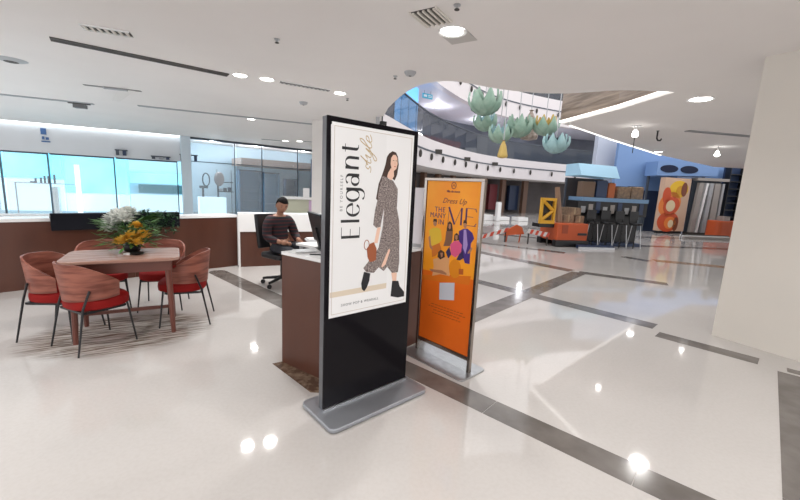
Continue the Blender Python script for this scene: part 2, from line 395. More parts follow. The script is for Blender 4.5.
# lit showroom wall behind the panes: light boxes of cyan and pale blue
shop = struct('wall_shop', MB().wallseg(SF(-1.9,0.95), SF(4.95,0.95), 0.2, 0, 3.0), mat('showroom_wall', (0.62,0.82,0.92), 0.5))
def lightbox(u0_, u1_, z0, z1, m, label, off=0.8):
    t = MB().wallseg(SF(u0_,off), SF(u1_,off), 0.12, z0, z1).build('light_panel', m, None, label=label, cat='light panel')
    return t
lightbox(-0.5,1.2, 1.25,2.6, M_cyan, 'cyan lit panel behind the leftmost shop pane')
lightbox(-0.5,1.2, 0.1,1.2, M_cyanpale, 'pale blue lit panel low behind the leftmost shop pane')
lightbox(1.25,3.1, 0.78,2.6, M_cyan, 'large cyan lit panel behind the shop pane left of the flowers')
lightbox(1.25,3.1, 0.1,0.74, M_cyanpale, 'pale blue lit panel under the large cyan panel')
lightbox(3.15,5.2, 1.2,1.62, M_cyan, 'narrow cyan lit panel above the teal shelf in the shop')
lightbox(3.15,5.2, 0.1,0.78, M_cyanpale, 'pale blue lit panel under the teal shelf in the shop')
lightbox(3.15,5.2, 1.65,2.6, mat('ice_blue_panel', (0.45,0.80,0.92), 0.4, emit=0.6), 'ice blue lit panel behind the shop pane above the flowers')
MB().wallseg(SF(3.45,0.62), SF(5.05,0.62), 0.17, 0.84, 1.16).build('display_shelf', mat('teal_shelf', (0.14,0.36,0.42), 0.4), label='teal display shelf on the showroom wall behind the flowers', cat='shelf')
MB().wallseg(SF(1.62,0.5), SF(1.74,0.5), 0.1, 0.0, 1.75).build('light_column', mat('white_glow', (0.9,0.98,1.0), 0.4, emit=1.0), label='slim white glowing column in the cyan shop window', cat='light')
MB().wallseg(SF(0.95,0.4), SF(1.15,0.4), 0.2, 0.0, 0.95).build('display_plinth', M_white, label='narrow white plinth beside the shop window frame', cat='plinth')
bar = thing('display_rail', 'dark letters on a thin rail inside the left shop window', 'sign', (*SF(0.1,0.55),0), math.atan2(SD.y,SD.x))
MB().box(-0.1,1.6,-0.02,0.02,1.05,1.075).build('rail', M_grey, bar)
for i, (x, h) in enumerate(((0.42,0.16),(0.56,0.18),(0.66,0.24),(0.76,0.24),(0.92,0.3))):
    MB().box(x,x+0.05,-0.02,0.02,1.075,1.075+h).build('letter_stroke', M_frame, bar)
MB().box(0.30,0.42,-0.02,0.02,1.075,1.12).build('letter_stroke', M_frame, bar)
MB().box(-0.1,-0.07,-0.015,0.015,0,1.06).build('post', M_grey, bar); MB().box(1.57,1.6,-0.015,0.015,0,1.06).build('post', M_grey, bar)
# black planter boxes hung under the bulkhead lip
for (a, b, lab) in ((-0.3,0.12,'short dark air grille under the bulkhead at the left edge'),(0.3,0.95,'longer dark air grille under the bulkhead beside the blue mark')):
    MB().wallseg(SF(a,0.0), SF(b,0.0), 0.09, 2.03, 2.08).build('air_grille', M_frame, None, label=lab, cat='grille')
# clutter above the right panes
for i, (a, b, z0, z1, lab) in enumerate(((2.95,3.3,2.15,2.35,'dark spotlight cluster above the pane over the flowers'),(4.0,4.6,2.1,2.22,'low dark lighting track over the teal shelf'),(4.9,5.5,2.1,2.35,'dark projector box at the right end of the shop bulkhead'))):
    t = thing('track_light', lab, 'light', (*SF((a+b)/2,-0.1),0), math.atan2(SD.y,SD.x))
    w = (b-a)/2
    MB().box(-w,w,-0.04,0.09,z1-0.04,z1).build('track', M_frame, t)
    for k in range(3):
        x = -w+0.08+k*(2*w-0.16)/2
        MB().box(x-0.05,x+0.05,-0.08,0.02,z0,z1-0.05+0.012).build('lamp_head', (M_frame, M_grey, M_bluedk)[k], t)

# ------------------------------------------------------------------ second, taller shop front (towards the column)
TD = Vector((0.767,0.642)); T0 = Vector((-7.4,14.9))
def TF(u, off=0.0):
    p = T0+TD*u+Vector((-TD.y,TD.x))*off; return (p.x, p.y)
ang2 = math.atan2(TD.y, TD.x)
bw = struct('wall_shop_back', MB().wallseg(TF(-0.4,2.6), TF(9,2.6), 0.2, 0, 3.0), mat('shop_back', (0.60,0.74,0.84), 0.5))
for i, (a, b) in enumerate(((-0.8,0.8),(0.86,1.9),(1.95,3.5),(3.55,5.0))):
    w = struct('window_%d' % wn, MB().wallseg(TF(a+0.02,0.1), TF(b-0.02,0.1), 0.02, 0.0, 2.93), M_glass); wn += 1
    MB().wallseg(TF(b-0.012,0.08), TF(b+0.012,0.08), 0.06, 0, 2.93).build('window_frame', M_frame, w)
    MB().wallseg(TF(a,0.08), TF(b,0.08), 0.06, 2.10, 2.13).build('window_frame', M_frame, w)
struct('trim_2', MB().wallseg(TF(-0.9,0.0), TF(5.2,0.0), 0.2, 2.93, 3.0), M_frame)
struct('trim_3', MB().wallseg(TF(-1.12,-0.05), TF(-0.80,-0.05), 0.15, 0, 3.0), mat('pale_post',(0.66,0.76,0.84),0.4))
def shelfcase(a, b, off, h, m, label, shelves=4):
    t = thing('shelf_case', label, 'cabinet', (*TF((a+b)/2,off),0), ang2); w = (b-a)/2
    MB().box(-w,w,0.3,0.34,0,h).build('back_panel', m, t)
    for x in (-w, w-0.04): MB().box(x,x+0.04,0,0.3,0,h).build('side_panel', m, t)
    MB().box(-w,w,0,0.34,h,h+0.06).build('top_panel', M_bluedk, t)
    for k in range(shelves):
        z = 0.1+k*(h-0.1)/shelves
        MB().box(-w+0.04,w-0.04,0,0.3,z,z+0.03).build('shelf', m, t)
    rnd = random.Random(int(a*10)+3)
    return t, w
shelfcase(1.35,2.35,1.4,1.9, mat('steel_blue', (0.06,0.15,0.27), 0.35), 'steel blue shelf case in the far shop left of the seated man')
shelfcase(2.40,3.10,1.2,1.85, mat('mid_blue', (0.11,0.26,0.43), 0.35), 'lighter blue shelf case in the far shop beside the seated man', 5)
shelfcase(3.15,3.7,0.6,1.6, M_bluedk, 'navy cabinet in the far shop above the man with black hair', 3)
MB().wallseg(TF(1.3,0.9), TF(5.5,0.9), 1.4, 2.12, 2.45).build('soffit_panel', mat('taupe_soffit', (0.46,0.36,0.32), 0.5), bw)
struct('ceiling_shop', MB().prism([TF(-1.2,0.15),TF(9,0.15),TF(9,2.9),TF(-1.2,2.9)], 3.0, 3.1), M_ceil)
for u_, n_ in ((0.2,'left'),(2.0,'middle'),(4.2,'right')):  # lamps added inside the glass shop to brighten its interior
    q_ = TF(u_,1.0); t = obj('added_shop_lamp', None, None, (q_[0],q_[1],3.0), ang2, '%s added round lamp inside the tall glass shop' % n_, 'ceiling light', 'added lamps in the glass shop')
    MB().lathe([(0.13,-0.02),(0.16,-0.01),(0.16,0)],14).build('trim_ring', M_white, t); MB().lathe([(0.001,-0.022),(0.12,-0.02),(0.13,-0.012)],14).build('lens', M_lamp, t)
    ld = bpy.data.lights.new('shop_fill','POINT'); ld.energy = 36; ld.color = (0.82,0.93,1.0); ld.shadow_soft_size = 0.12
    lo = bpy.data.objects.new('shop_fill', ld); COL.objects.link(lo); lo.parent = t; lo.location = (0,0,-0.25)
# tall dark-blue post with a speaker
t = thing('blue_post', 'tall navy post with a small speaker near the white column', 'post', (*TF(4.0,-0.6),0), ang2)
MB().box(-0.16,0.16,-0.1,0.1,0,2.55).build('post', mat('slate_blue', (0.08,0.12,0.20), 0.4), t)
MB().box(0.16,0.42,-0.1,0.12,2.1,2.45).build('speaker_box', M_frame, t)
# round fan-like display piece in the left pane: pale stand with a ring and a dark round head
t = thing('display_figure', 'pale display stand with a dark ring and round head in the far shop', 'display stand', (*TF(0.1,0.9),0), ang2)
MB().box(-0.5,0.5,-0.2,0.2,0,0.75).build('plinth', M_cyanpale, t)
MB().tube([(0.25,0,0.75),(0.25,0,1.25)],0.03).build('stem', M_frame, t)
MB().ellipsoid((0.3,0,1.5),(0.2,0.14,0.3)).build('head', mat('taupe_head', (0.30,0.26,0.27), 0.6), t, smooth=True)
MB().tube([(-0.2+0.13*math.cos(k*pi/8)-0.03*math.sin(k*pi/8)*0,0,1.45+0.26*math.sin(k*pi/8)) for k in range(17)],0.025,6).build('ring', M_frame, t, smooth=True)
MB().box(-0.45,-0.15,-0.06,0.06,1.1,1.2).build('arm', M_frame, t); MB().box(-0.36,-0.3,-0.05,0.05,0.75,1.1).build('stem', M_frame, t)
t = thing('wall_shelf', 'two thin dark shelves with small goods on the far shop wall', 'shelf', (*TF(0.75,1.3),0), ang2)
for z in (0.95,1.35): MB().box(-0.3,0.3,-0.05,0.2,z,z+0.04).build('board', M_frame, t)
for x in (-0.3,0.28): MB().box(x,x+0.02,0.18,0.2,0,1.9).build('upright', M_frame, t)
for i in range(3): MB().box(-0.25+i*0.18,-0.13+i*0.18,0.0,0.14,0.99,1.1+0.03*i).build('goods', (M_grey,M_frame,M_bluedk)[i], t)

# white display case with a pink box behind the man
t = thing('display_case', 'white topped display case with a lilac panel behind the seated man', 'display case', (-3.1,11.6,0), 0.3)
MB().box(-0.5,0.75,0,0.45,0.0,1.0).build('body', mat('sage', (0.52,0.53,0.42), 0.5), t)
MB().box(-0.58,0.8,-0.05,0.5,1.0,1.07).build('top', M_white, t)
MB().box(0.22,0.6,-0.03,0.0,0.45,0.98).build('panel', mat('lilac', (0.60,0.42,0.62), 0.5), t)
MB().box(0.33,0.43,-0.045,-0.03,0.6,0.82).build('emblem', mat('lilac_dark', (0.42,0.16,0.36), 0.5), t)
MB().box(0.05,0.24,0.1,0.25,1.07,1.35).build('bottle_box', M_white, t)
# slatted white blind beside the column
t = thing('window_blind', 'white slatted blind hanging beside the white column', 'blind', (*TF(4.95,-0.5),0), ang2)
for k in range(16): MB().box(-0.25,0.3,0,0.03,1.1+k*0.075,1.145+k*0.075).build('slat', M_white, t)
for x in (-0.23,0.27): MB().box(x,x+0.015,0.03,0.04,0.0,2.33).build('ladder_tape', M_grey, t)

# ------------------------------------------------------------------ atrium: curved balconies
CURVE = [(-2.2,9.2),(-1.1,11.2),(-0.59,12.55),(-0.15,13.95),(0.45,15.8),(1.2,17.8),(2.65,20.5),(4.3,23.0),(6.2,24.9),(8.7,26.5),(12.6,28.3),(17,29.6),(23,30.5)]
CV = [(p[0],p[1]) for p in smooth_path(CURVE, 4)]
CVA = CV[:6]; CV = CV[6:]
def offset(path, d):
    out = []
    for i, p in enumerate(path):
        a = Vector(path[max(i-1,0)]); b = Vector(path[min(i+1,len(path)-1)]); t = (b-a).normalized()
        out.append((p[0]-t.y*d, p[1]+t.x*d))
    return out
def band(path, d0, d1, z0, z1):
    a = offset(path, d0); b = offset(path, d1); mb = MB(); n = len(path)
    for i in range(n-1):
        mb.add([(*a[i],z0),(*a[i+1],z0),(*b[i+1],z0),(*b[i],z0),(*a[i],z1),(*a[i+1],z1),(*b[i+1],z1),(*b[i],z1)],
               [(0,3,2,1),(4,5,6,7),(0,1,5,4),(2,3,7,6)]+([(3,0,4,7)] if i == 0 else [])+([(1,2,6,5)] if i == n-2 else []))
    return mb
M_fascia = mat('fascia_white', (0.72,0.68,0.69), 0.5)
fl1 = struct('wall_balcony', band(CV, 0, 0.35, 2.5, 3.75), M_fascia)
fl1['label'] = 'curved white balcony edge of the first upper floor'
fl2 = struct('wall_upper_balcony', band(CV, 0, 0.35, 6.3, 8.0), M_fascia)
fl2['label'] = 'curved white balcony edge of the second upper floor'
for par, z in ((fl1, 3.2), (fl2, 7.25)):
    band(CV, -0.03, 0.0, z, z+0.07).build('ledge_line', M_frame, par, smooth=False)
    L = 0; last = 0
    for i in range(1, len(CV)):
        L += (Vector(CV[i])-Vector(CV[i-1])).length
        if L-last > 1.25:
            last = L; p = offset(CV, -0.06)[i]
            MB().ellipsoid((p[0],p[1],z-0.22),(0.07,0.07,0.17),8,6).build('spot_lamp', M_dark, par)
for j in (15,20,25):
    p = offset(CV, -0.1)[j]
    MB().box(p[0]-0.17,p[0]+0.17,p[1]-0.1,p[1]+0.1,3.18,3.38).build('speaker_box', M_dark, fl1)
struct('ceiling_upper', band(CV, 0.35, 9, 6.3, 6.5), mat('upper_ceiling', (0.70,0.71,0.78), 0.6))
struct('ceiling_arcade', band(CV[10:], 0.35, 3.6, 2.5, 2.7), M_ceil)
struct('floor_upper', band(CV, 0.35, 6, 3.55, 3.75), M_fascia)
struct('wall_upper_shops', band(CV, 4.0, 4.2, 3.75, 6.3), mat('shop_dark', (0.055,0.065,0.085), 0.4, noise='noise', col2=(0.12,0.13,0.16), nscale=0.5))
struct('wall_top_shops', band(CV, 3.0, 3.2, 8.0, 12.5), mat('top_dark', (0.10,0.085,0.08), 0.5, noise='noise', col2=(0.3,0.27,0.25), nscale=0.4))
# glass balustrades in panels
ga, gb = offset(CV, 0.06), offset(CV, 0.08)
for (z0, z1, par) in ((3.75,4.85,fl1),(8.0,9.1,fl2)):
    for i in range(0, len(CV)-2, 2):
        a = ga[i]; b = ga[i+2]
        MB().wallseg(a, b, 0.02, z0, z1).build('glass_panel', M_glassdk, par)
    band(CV, 0.02, 0.10, z1, z1+0.04).build('handrail', M_frame, par)
# coloured shop units along the upper gallery
oc = offset(CV, 3.6)
def gallery_unit(i0, i1, z0, z1, m, label, cat, name):
    src_ = offset(CV, 1.1) if i0 == 12 else oc; a, b = src_[i0], src_[i1]
    MB().wallseg(a, b, 0.3, z0, z1).build(name, m, None, label=label, cat=cat)
gallery_unit(12,15,3.75,6.2, mat('blue_glow', (0.13,0.42,0.85), 0.4, emit=1.0), 'blue lit glass front at the left end of the upper gallery', 'shop front','gallery_shop_front')
gallery_unit(14,18,3.75,5.3, mat('red_unit', (0.25,0.05,0.05), 0.5), 'dark red shop unit behind the hanging ornaments', 'shop front','gallery_shop_front')
gallery_unit(21,26,3.75,4.9, mat('red_unit2', (0.34,0.09,0.07), 0.5), 'brick red shop unit at the right end of the upper gallery', 'shop front','gallery_shop_front')
# exit sign hung below the upper ceiling
p = offset(CV, 1.0)[16]
t = thing('exit_sign', 'small blue lit sign hanging under the upper gallery ceiling', 'sign', (p[0],p[1],0), 0.6)
MB().box(-0.30,0.30,-0.03,0.03,5.93,6.15).build('panel', mat('sign_cyan', (0.05,0.30,0.42), 0.4, emit=0.4), t)
for x in (-0.2,0.2): MB().tube([(x,0,6.15),(x,0,6.3)],0.015,6).build('rod', M_grey, t)
for (x0,x1,z0,z1) in ((-0.25,-0.06,5.99,6.09),(0.02,0.25,6.06,6.09),(0.02,0.25,5.99,6.02)):
    MB().box(x0,x1,-0.04,-0.03,z0,z1).build('sign_mark', M_white, t)

# ground-floor arcade below the balcony
og = offset(CV, 3.0)
arc_w = struct('wall_arcade', band(CV[10:], 3.4, 3.6, 0, 2.5), mat('arcade_dark', (0.06,0.045,0.04), 0.4, noise='noise', col2=(0.12,0.10,0.095), nscale=0.4))
M_arcwood = mat('arcade_brown', (0.22,0.13,0.09), 0.5)
M_arcpale = mat('arcade_pale', (0.36,0.33,0.31), 0.5)
k = 0
for i in range(14, 34, 2):
    q = offset(CV, 2.6)[i]; q2 = offset(CV, 2.6)[i+1]
    MB().wallseg(q, (q[0]+(q2[0]-q[0])*0.35, q[1]+(q2[1]-q[1])*0.35), 0.3, 0, 2.5).build('pilaster', M_arcwood, arc_w)
for i, (i0, f0, f1, z0, z1, m) in enumerate(((21,0.2,0.8,0.1,1.9,mat('arcade_blue',(0.16,0.24,0.36),0.4)),(23,0.0,0.6,0.1,2.0,M_arcpale),(24,0.1,0.5,0.1,2.1,mat('arcade_tan',(0.35,0.24,0.14),0.5)),(25,0.2,0.9,0.1,2.0,mat('arcade_slate',(0.13,0.16,0.2),0.4)),(27,0.0,0.8,0.1,2.0,M_arcpale),(19,0.1,0.7,0.1,2.0,M_arcwood),(29,0.1,0.9,0.2,2.1,mat('arcade_red',(0.25,0.05,0.06),0.5)),(31,0.1,0.9,0.2,2.1,M_bluedk))):
    q = Vector(og[i0]); q2 = Vector(og[i0+1]); a = q+(q2-q)*f0; b = q+(q2-q)*f1
    MB().wallseg((a.x,a.y), (b.x,b.y), 0.3, z0, z1).build('shop_display', m, arc_w)
q = Vector(offset(CV, 2.9)[23]); q2 = Vector(offset(CV,2.9)[27]); d = (q2-q).normalized()
for i in range(7):
    a = q+d*(0.2+i*0.2); b = a+d*0.13
    MB().wallseg((a.x,a.y),(b.x,b.y),0.03,2.22,2.34).build('sign_mark', M_white, arc_w)

# lamps added under the upper gallery ceiling to brighten the balconies
for i,(z,lab) in enumerate(((6.28,'gallery'),)):
    for j in (2,8,14,20,26,32):
        p=offset(CV,2.0)[j]
        t=obj('added_gallery_lamp',None,None,(p[0],p[1],z),0.0,'%s added round lamp from the left under the upper gallery ceiling'%('first','second','third','fourth','fifth','sixth','seventh')[(j-2)//6],'ceiling light','added upper gallery lamps')
        MB().lathe([(0.16,-0.03),(0.2,-0.02),(0.2,0)],14).build('trim_ring',M_white,t); MB().lathe([(0.001,-0.035),(0.15,-0.032),(0.16,-0.02)],14).build('lens',M_lamp,t)
        ld=bpy.data.lights.new('gallery_fill','POINT'); ld.energy=55; ld.shadow_soft_size=0.15; ld.color=(0.95,0.95,1.0)
        lo=bpy.data.objects.new('gallery_fill',ld); COL.objects.link(lo); lo.parent=t; lo.location=(0,0,-0.4)
# ------------------------------------------------------------------ ceiling fixtures
def downlight(x, y, r, label, group, power=None, z=3.0, cool=False):
    t = thing('ceiling_downlight', label, 'ceiling light', (x,y,z), 0, group)
    MB().lathe([(r,-0.0),(r*1.12,-0.004),(r*1.3,-0.012),(r*1.3,0.0)],20).build('trim_ring', M_white, t)
    MB().lathe([(0.001,-0.008),(r,-0.008),(r,-0.002),(0.001,-0.002)],20).build('lens', M_lamp, t)
    ld = bpy.data.lights.new('downlight_beam','AREA'); ld.shape='DISK'; ld.size=2*r; ld.energy=LAMP_W if power is None else power
    ld.color=(0.80,0.92,1.0) if cool else (1.0,0.98,0.955); ld.spread=math.radians(150)
    lo = bpy.data.objects.new('downlight_beam', ld); COL.objects.link(lo); lo.parent=t; lo.location=(0,0,-0.02)
    return t
downlight(0.40,3.88,0.105,'round ceiling light beside the square slatted vent','ceiling downlights')
downlight(4.31,5.84,0.13,'oval looking ceiling light right of the bronze ceiling recess','ceiling downlights')
downlight(-2.44,5.76,0.085,'round ceiling light at the end of the long dark slot','ceiling downlights')
downlight(-2.10,5.90,0.085,'round ceiling light just left of the short slotted diffuser','ceiling downlights')
downlight(-1.12,6.54,0.085,'round ceiling light at the right end of the short slotted diffuser','ceiling downlights')
downlight(-3.84,9.65,0.08,'small ceiling light left of the far thin ceiling slot','ceiling downlights')
downlight(-4.4,14.2,0.10,'small far ceiling light, left of the pair over the glass shop','ceiling downlights')
downlight(-3.85,14.1,0.10,'small far ceiling light, right of the pair over the glass shop','ceiling downlights')
downlight(7.9,12.1,0.10,'small ceiling light at the end of the lit ceiling edge','ceiling downlights')
# unseen lamps behind and beside the camera; far left ones added to brighten the ceiling
for i, (x, y) in enumerate(((-2.6,1.9),(0.4,1.1),(2.6,1.2),(-5.5,2.2),(-1.4,-1.2),(1.6,-1.4),(4.6,0.6),(-4.4,-1.0),(-6.0,4.4),(-7.6,6.0),(-9.3,7.3),(-8.2,3.6),(-10.6,8.9),(-5.2,0.6),(7.0,6.4),(8.8,9.0))):
    downlight(x,y,0.085,'unseen round ceiling light outside the frame of the photograph','ceiling downlights', 55.0 if x<-7 else None, cool=x<-5.5)

def diffuser(a, b, w, n, label, frame=M_dark, slat=M_grey, cross=True, name='slot_diffuser', z=3.0):
    a=Vector(a); b=Vector(b); L=(b-a).length; ang=math.atan2(b.y-a.y,b.x-a.x)
    t = thing(name, label, 'air vent', (a.x,a.y,z-0.001), ang)
    MB().box(0,L,-w/2,w/2,-0.006,0).build('channel', frame, t)
    for s in (-1,1): MB().box(0,L,s*w/2-0.012,s*w/2+0.012,-0.015,0).build('edge', M_white if cross else slat, t)
    for k in range(n):
        if cross:
            x=L*(k+0.5)/n; me=MB().box(x-L/n*0.2,x+L/n*0.2,-w/2,w/2,-0.018,-0.006)
        else:
            y=-w/2+w*(k+1)/(n+1); me=MB().box(0,L,y-0.006,y+0.006,-0.015,-0.006)
        me.build('slat', slat, t)
    return t
diffuser((-4.13,4.61),(-2.62,5.77),0.12,2,'long dark slot running across the ceiling at the left', cross=False, slat=mat('slot_bronze',(0.10,0.088,0.08),0.5))
diffuser((-1.93,6.0),(-1.25,6.38),0.11,12,'short slotted ceiling diffuser between two lights', slat=mat('vent_grey',(0.25,0.25,0.26),0.5))
diffuser((-5.87,8.55),(-2.4,9.95),0.10,1,'thin far ceiling slot, right of the open ceiling hatch', cross=False)
diffuser((-8.9,7.8),(-6.9,8.62),0.10,1,'thin ceiling slot near the left edge of the view', cross=False)
diffuser((-5.2,14.0),(-4.5,14.25),0.09,1,'short far ceiling slot left of the pair of small lights', cross=False)
diffuser((-3.7,14.0),(-3.0,14.2),0.09,1,'short far ceiling slot right of the pair of small lights', cross=False)
diffuser((6.0,8.35),(8.2,8.75),0.14,2,'dark ceiling slot over the far booths at the right', cross=False)
diffuser((-3.42,4.20),(-3.02,4.36),0.15,7,'small black slatted grille alone on the left ceiling', slat=M_pillar, name='ceiling_grille')
# square grille beside the brightest lamp
g = thing('ceiling_grille','square black grille with diagonal white slats beside the bright light','air vent',(0.175,3.60,3.0),math.radians(58))
MB().box(-0.15,0.15,-0.12,0.12,-0.006,0).build('channel', M_dark, g)
for k in range(5): MB().box(-0.15,0.15,-0.10+k*0.05-0.009,-0.10+k*0.05+0.009,-0.02,-0.006).build('slat', M_pillar, g)
for s in (-1,1):
    MB().box(-0.16,0.16,s*0.125-0.008,s*0.125+0.008,-0.016,0).build('edge', M_pillar, g)
t = thing('access_panel','thin square metal plate behind the bright ceiling light','ceiling panel',(0.47,4.0,3.0),math.radians(58))
MB().box(-0.13,0.16,-0.14,0.14,-0.004,0).build('plate', mat('plate_grey',(0.5,0.48,0.46),0.5), t)
MB().box(-0.02,0.02,-0.14,-0.13,-0.007,0).build('catch', M_grey, t)
# round grey vent at far left, open hatch, small sensor box
t = thing('round_vent','grey oval vent on the ceiling at the left edge','air vent',(-5.55,5.55,3.0))
MB().lathe([(0.08,-0.03),(0.15,-0.012),(0.18,0.0)],20).build('cone', M_grey, t); MB().lathe([(0.001,-0.036),(0.07,-0.034),(0.08,-0.03)],20).build('centre_disc', M_dark, t)
t = thing('ceiling_hatch','open ceiling hatch with a hanging white flap','hatch',(-5.2,7.0,3.0),math.radians(20))
MB().box(-0.45,0.40,-0.04,0.04,-0.008,0).build('opening', mat('hatch_grey',(0.2,0.19,0.185),0.5), t)
MB().box(-0.15,0.2,-0.07,-0.03,-0.04,-0.008).build('hinge', M_grey, t)
MB().add([(0.05,0,-0.01),(0.30,0,-0.01),(-0.15,0.75,-0.10),(-0.28,0.75,-0.10),(0.05,0.02,0),(0.30,0.02,0),(-0.15,0.77,-0.09),(-0.28,0.77,-0.09)],[(0,1,2,3),(4,7,6,5),(0,4,5,1),(1,5,6,2),(2,6,7,3),(3,7,4,0)]).build('flap', M_wallw, t)
t = thing('sensor_box','small dark sensor box on the far left ceiling','sensor',(-7.35,8.8,3.0),0.3)
MB().box(-0.11,0.11,-0.07,0.07,-0.08,0).build('housing', mat('sensor_dark',(0.16,0.16,0.165),0.5), t); MB().box(-0.1,0.3,-0.3,-0.24,-0.03,0).build('bracket', M_dark, t)
for x,y,lab in ((0.02,5.22,'grey smoke detector on the ceiling by the atrium edge'),(-1.95,7.4,'grey smoke detector over the white column')):
    t = thing('smoke_detector',lab,'detector',(x,y,3.0)); MB().lathe([(0.03,-0.05),(0.055,-0.045),(0.075,-0.02),(0.08,0)],14).build('body', M_grey, t, smooth=True); MB().lathe([(0.012,-0.056),(0.02,-0.05)],10).build('sensor', M_dark, t)
for x,y,lab in ((-1.42,4.3,'tiny dark sprinkler head left of centre on the ceiling'),(-0.18,5.43,'tiny dark sprinkler head near the smoke detector'),(0.37,3.36,'tiny dark sprinkler head at the top of the view'),(-1.05,6.9,'tiny dark sprinkler head above the kiosk corner')):
    t = thing('sprinkler_head',lab,'sprinkler',(x,y,3.0)); MB().lathe([(0.03,0),(0.03,-0.008),(0.012,-0.01),(0.012,-0.035)],10).build('stem', M_steel, t); MB().lathe([(0.022,-0.04),(0.022,-0.035)],10).build('deflector', M_dark, t)
# track lamps on the right ceiling
t = thing('pendant_spot','white spot lamp on a dark rod under the right ceiling','ceiling light',(4.75,8.1,3.0),0.5)
MB().lathe([(0.09,-0.02),(0.09,0)],12).build('base', M_white, t)
MB().tube([(0,0,-0.02),(0,0,-0.1)],0.03,8).build('neck', M_white, t)
MB().lathe([(0.05,-0.22),(0.06,-0.18),(0.04,-0.1)],14).build('shade', M_lamp, t)
MB().tube([(0,0,-0.2),(0,0,-0.55)],0.008,6).build('drop_rod', M_black, t)
t = thing('ceiling_hook','small black hook hanging from the right ceiling','hook',(5.5,8.55,3.0),0.2)
MB().tube([(0,0,0),(0,0,-0.16),(0.03,0,-0.20),(0.10,0,-0.20),(0.12,0,-0.16)],0.018,6).build('bar', M_black, t); MB().lathe([(0.03,0),(0.03,-0.01)],10).build('rose', M_black, t)
t = thing('wall_washer','pointed white spot lamp at the far right ceiling','ceiling light',(8.44,10.5,3.0),0.5)
MB().lathe([(0.02,-0.1),(0.07,-0.22),(0.02,-0.25)],10).build('lamp_head', M_lamp, t); MB().tube([(0,0,0),(0,0,-0.12)],0.02,6).build('stem', M_white, t)
# small camera above the kiosk
t = thing('ceiling_speaker','small black camera hanging over the kiosk top','camera',(-0.52,8.45,3.0),0.6)
MB().tube([(0,0,0),(0,0,-0.12)],0.015,6).build('stem', M_black, t); MB().box(-0.06,0.06,-0.09,0.05,-0.24,-0.11).build('housing', M_black, t)
MB().box(-0.16,-0.08,-0.03,0.0,-0.17,-0.03).build('bracket', M_grey, t)

# ------------------------------------------------------------------ booth counters
CD = Vector((3.05,3.22)).normalized(); C0_ = Vector((-6.0,3.2))
angc = math.atan2(CD.y,CD.x)
t = thing('booth_counter','long dark brown counter wall with white top behind the red chairs','counter',(-6.0,3.2,0),angc)
Lc = 4.56
for i in range(3):
    a=Lc*i/3; b=Lc*(i+1)/3
    MB().box(a+0.001,b-0.001,0,0.03,0.0,0.86).build('front_panel', M_wood, t)
MB().box(0,Lc,0.03,0.3,0.0,0.86).build('core', M_wood, t)
MB().box(-0.02,Lc+0.01,-0.01,0.32,0.86,0.90).build('worktop', M_white, t)
MB().box(Lc,Lc+0.03,-0.01,0.31,0,0.86).build('end_panel', M_white, t)
# black trough mounted on the counter
t2 = thing('black_trough','long black trough mounted on the brown counter behind the flowers','planter',(-6.0,3.2,0),angc)
MB().box(2.17,3.64,-0.10,-0.011,0.745,0.965).build('body', mat('trough_black',(0.007,0.008,0.013),0.6,spec=0.2), t2, bevel=0.008)
MB().box(2.17,3.64,-0.10,0.06,0.9005,0.92).build('rim', mat('trough_black',(0,0,0)), t2)
# foliage spilling from the trough
def leaf(mb, base, tip, w, droop=0.0):
    base=Vector(base); tip=Vector(tip); d=tip-base; s=d.cross(Vector((0,0,1)));
    if s.length<1e-5: s=Vector((1,0,0))
    s=s.normalized()*w; m1=base+d*0.35+Vector((0,0,droop)); m2=base+d*0.7+Vector((0,0,droop*0.7))
    mb.add([base,m1+s,m2+s*0.7,tip,m2-s*0.7,m1-s,m1-Vector((0,0,w*0.25)),m2-Vector((0,0,w*0.2))],[(0,1,6),(1,2,7,6),(2,3,7),(3,4,7),(4,5,6,7),(5,0,6)])
M_leaf = mat('leaf_green',(0.035,0.12,0.03),0.5,noise='noise',col2=(0.12,0.26,0.06),nscale=12)
M_leafdk = mat('leaf_dark',(0.012,0.05,0.022),0.5,noise='noise',col2=(0.03,0.09,0.03),nscale=10)
pl = thing('trough_plant','dark green bushy plant growing from the black trough','plant',(-6.0+CD.x*3.25,3.2+CD.y*3.25,0),angc)
rnd = random.Random(3)
mbs=MB()
for k in range(14):
    x=rnd.uniform(-0.3,0.25); mbs.tube([(x,-0.05,0.90),(x+rnd.uniform(-.05,.05),-0.10,0.97),(x+rnd.uniform(-.1,.1),-0.16,0.90+rnd.uniform(-.1,.1))],0.004,5)
mbs.build('stem', M_leafdk, pl)
mbl=MB()
for k in range(420):
    x=rnd.uniform(-0.36,0.33); z=rnd.uniform(0.70,1.0)-0.1*abs(x); y=-0.13-rnd.uniform(0,0.10)
    a=rnd.uniform(0,2*pi); l=rnd.uniform(0.04,0.08)
    leaf(mbl,(x,y,z),(x+l*math.cos(a),y-rnd.uniform(0,.04),z+l*0.6*math.sin(a)),0.014)
mbl.build('foliage', M_leafdk, pl, kind='stuff')
mbl=MB()
for k in range(26):
    x=rnd.uniform(-0.42,-0.02); a=rnd.uniform(0.2,pi-0.2); l=rnd.uniform(0.09,0.15); z=rnd.uniform(0.95,1.0)
    leaf(mbl,(x,-0.08,z),(x+l*math.cos(a),-0.10,z+l*0.5*math.sin(a)),0.018)
mbl.build('top_leaves', M_leaf, pl, kind='stuff')
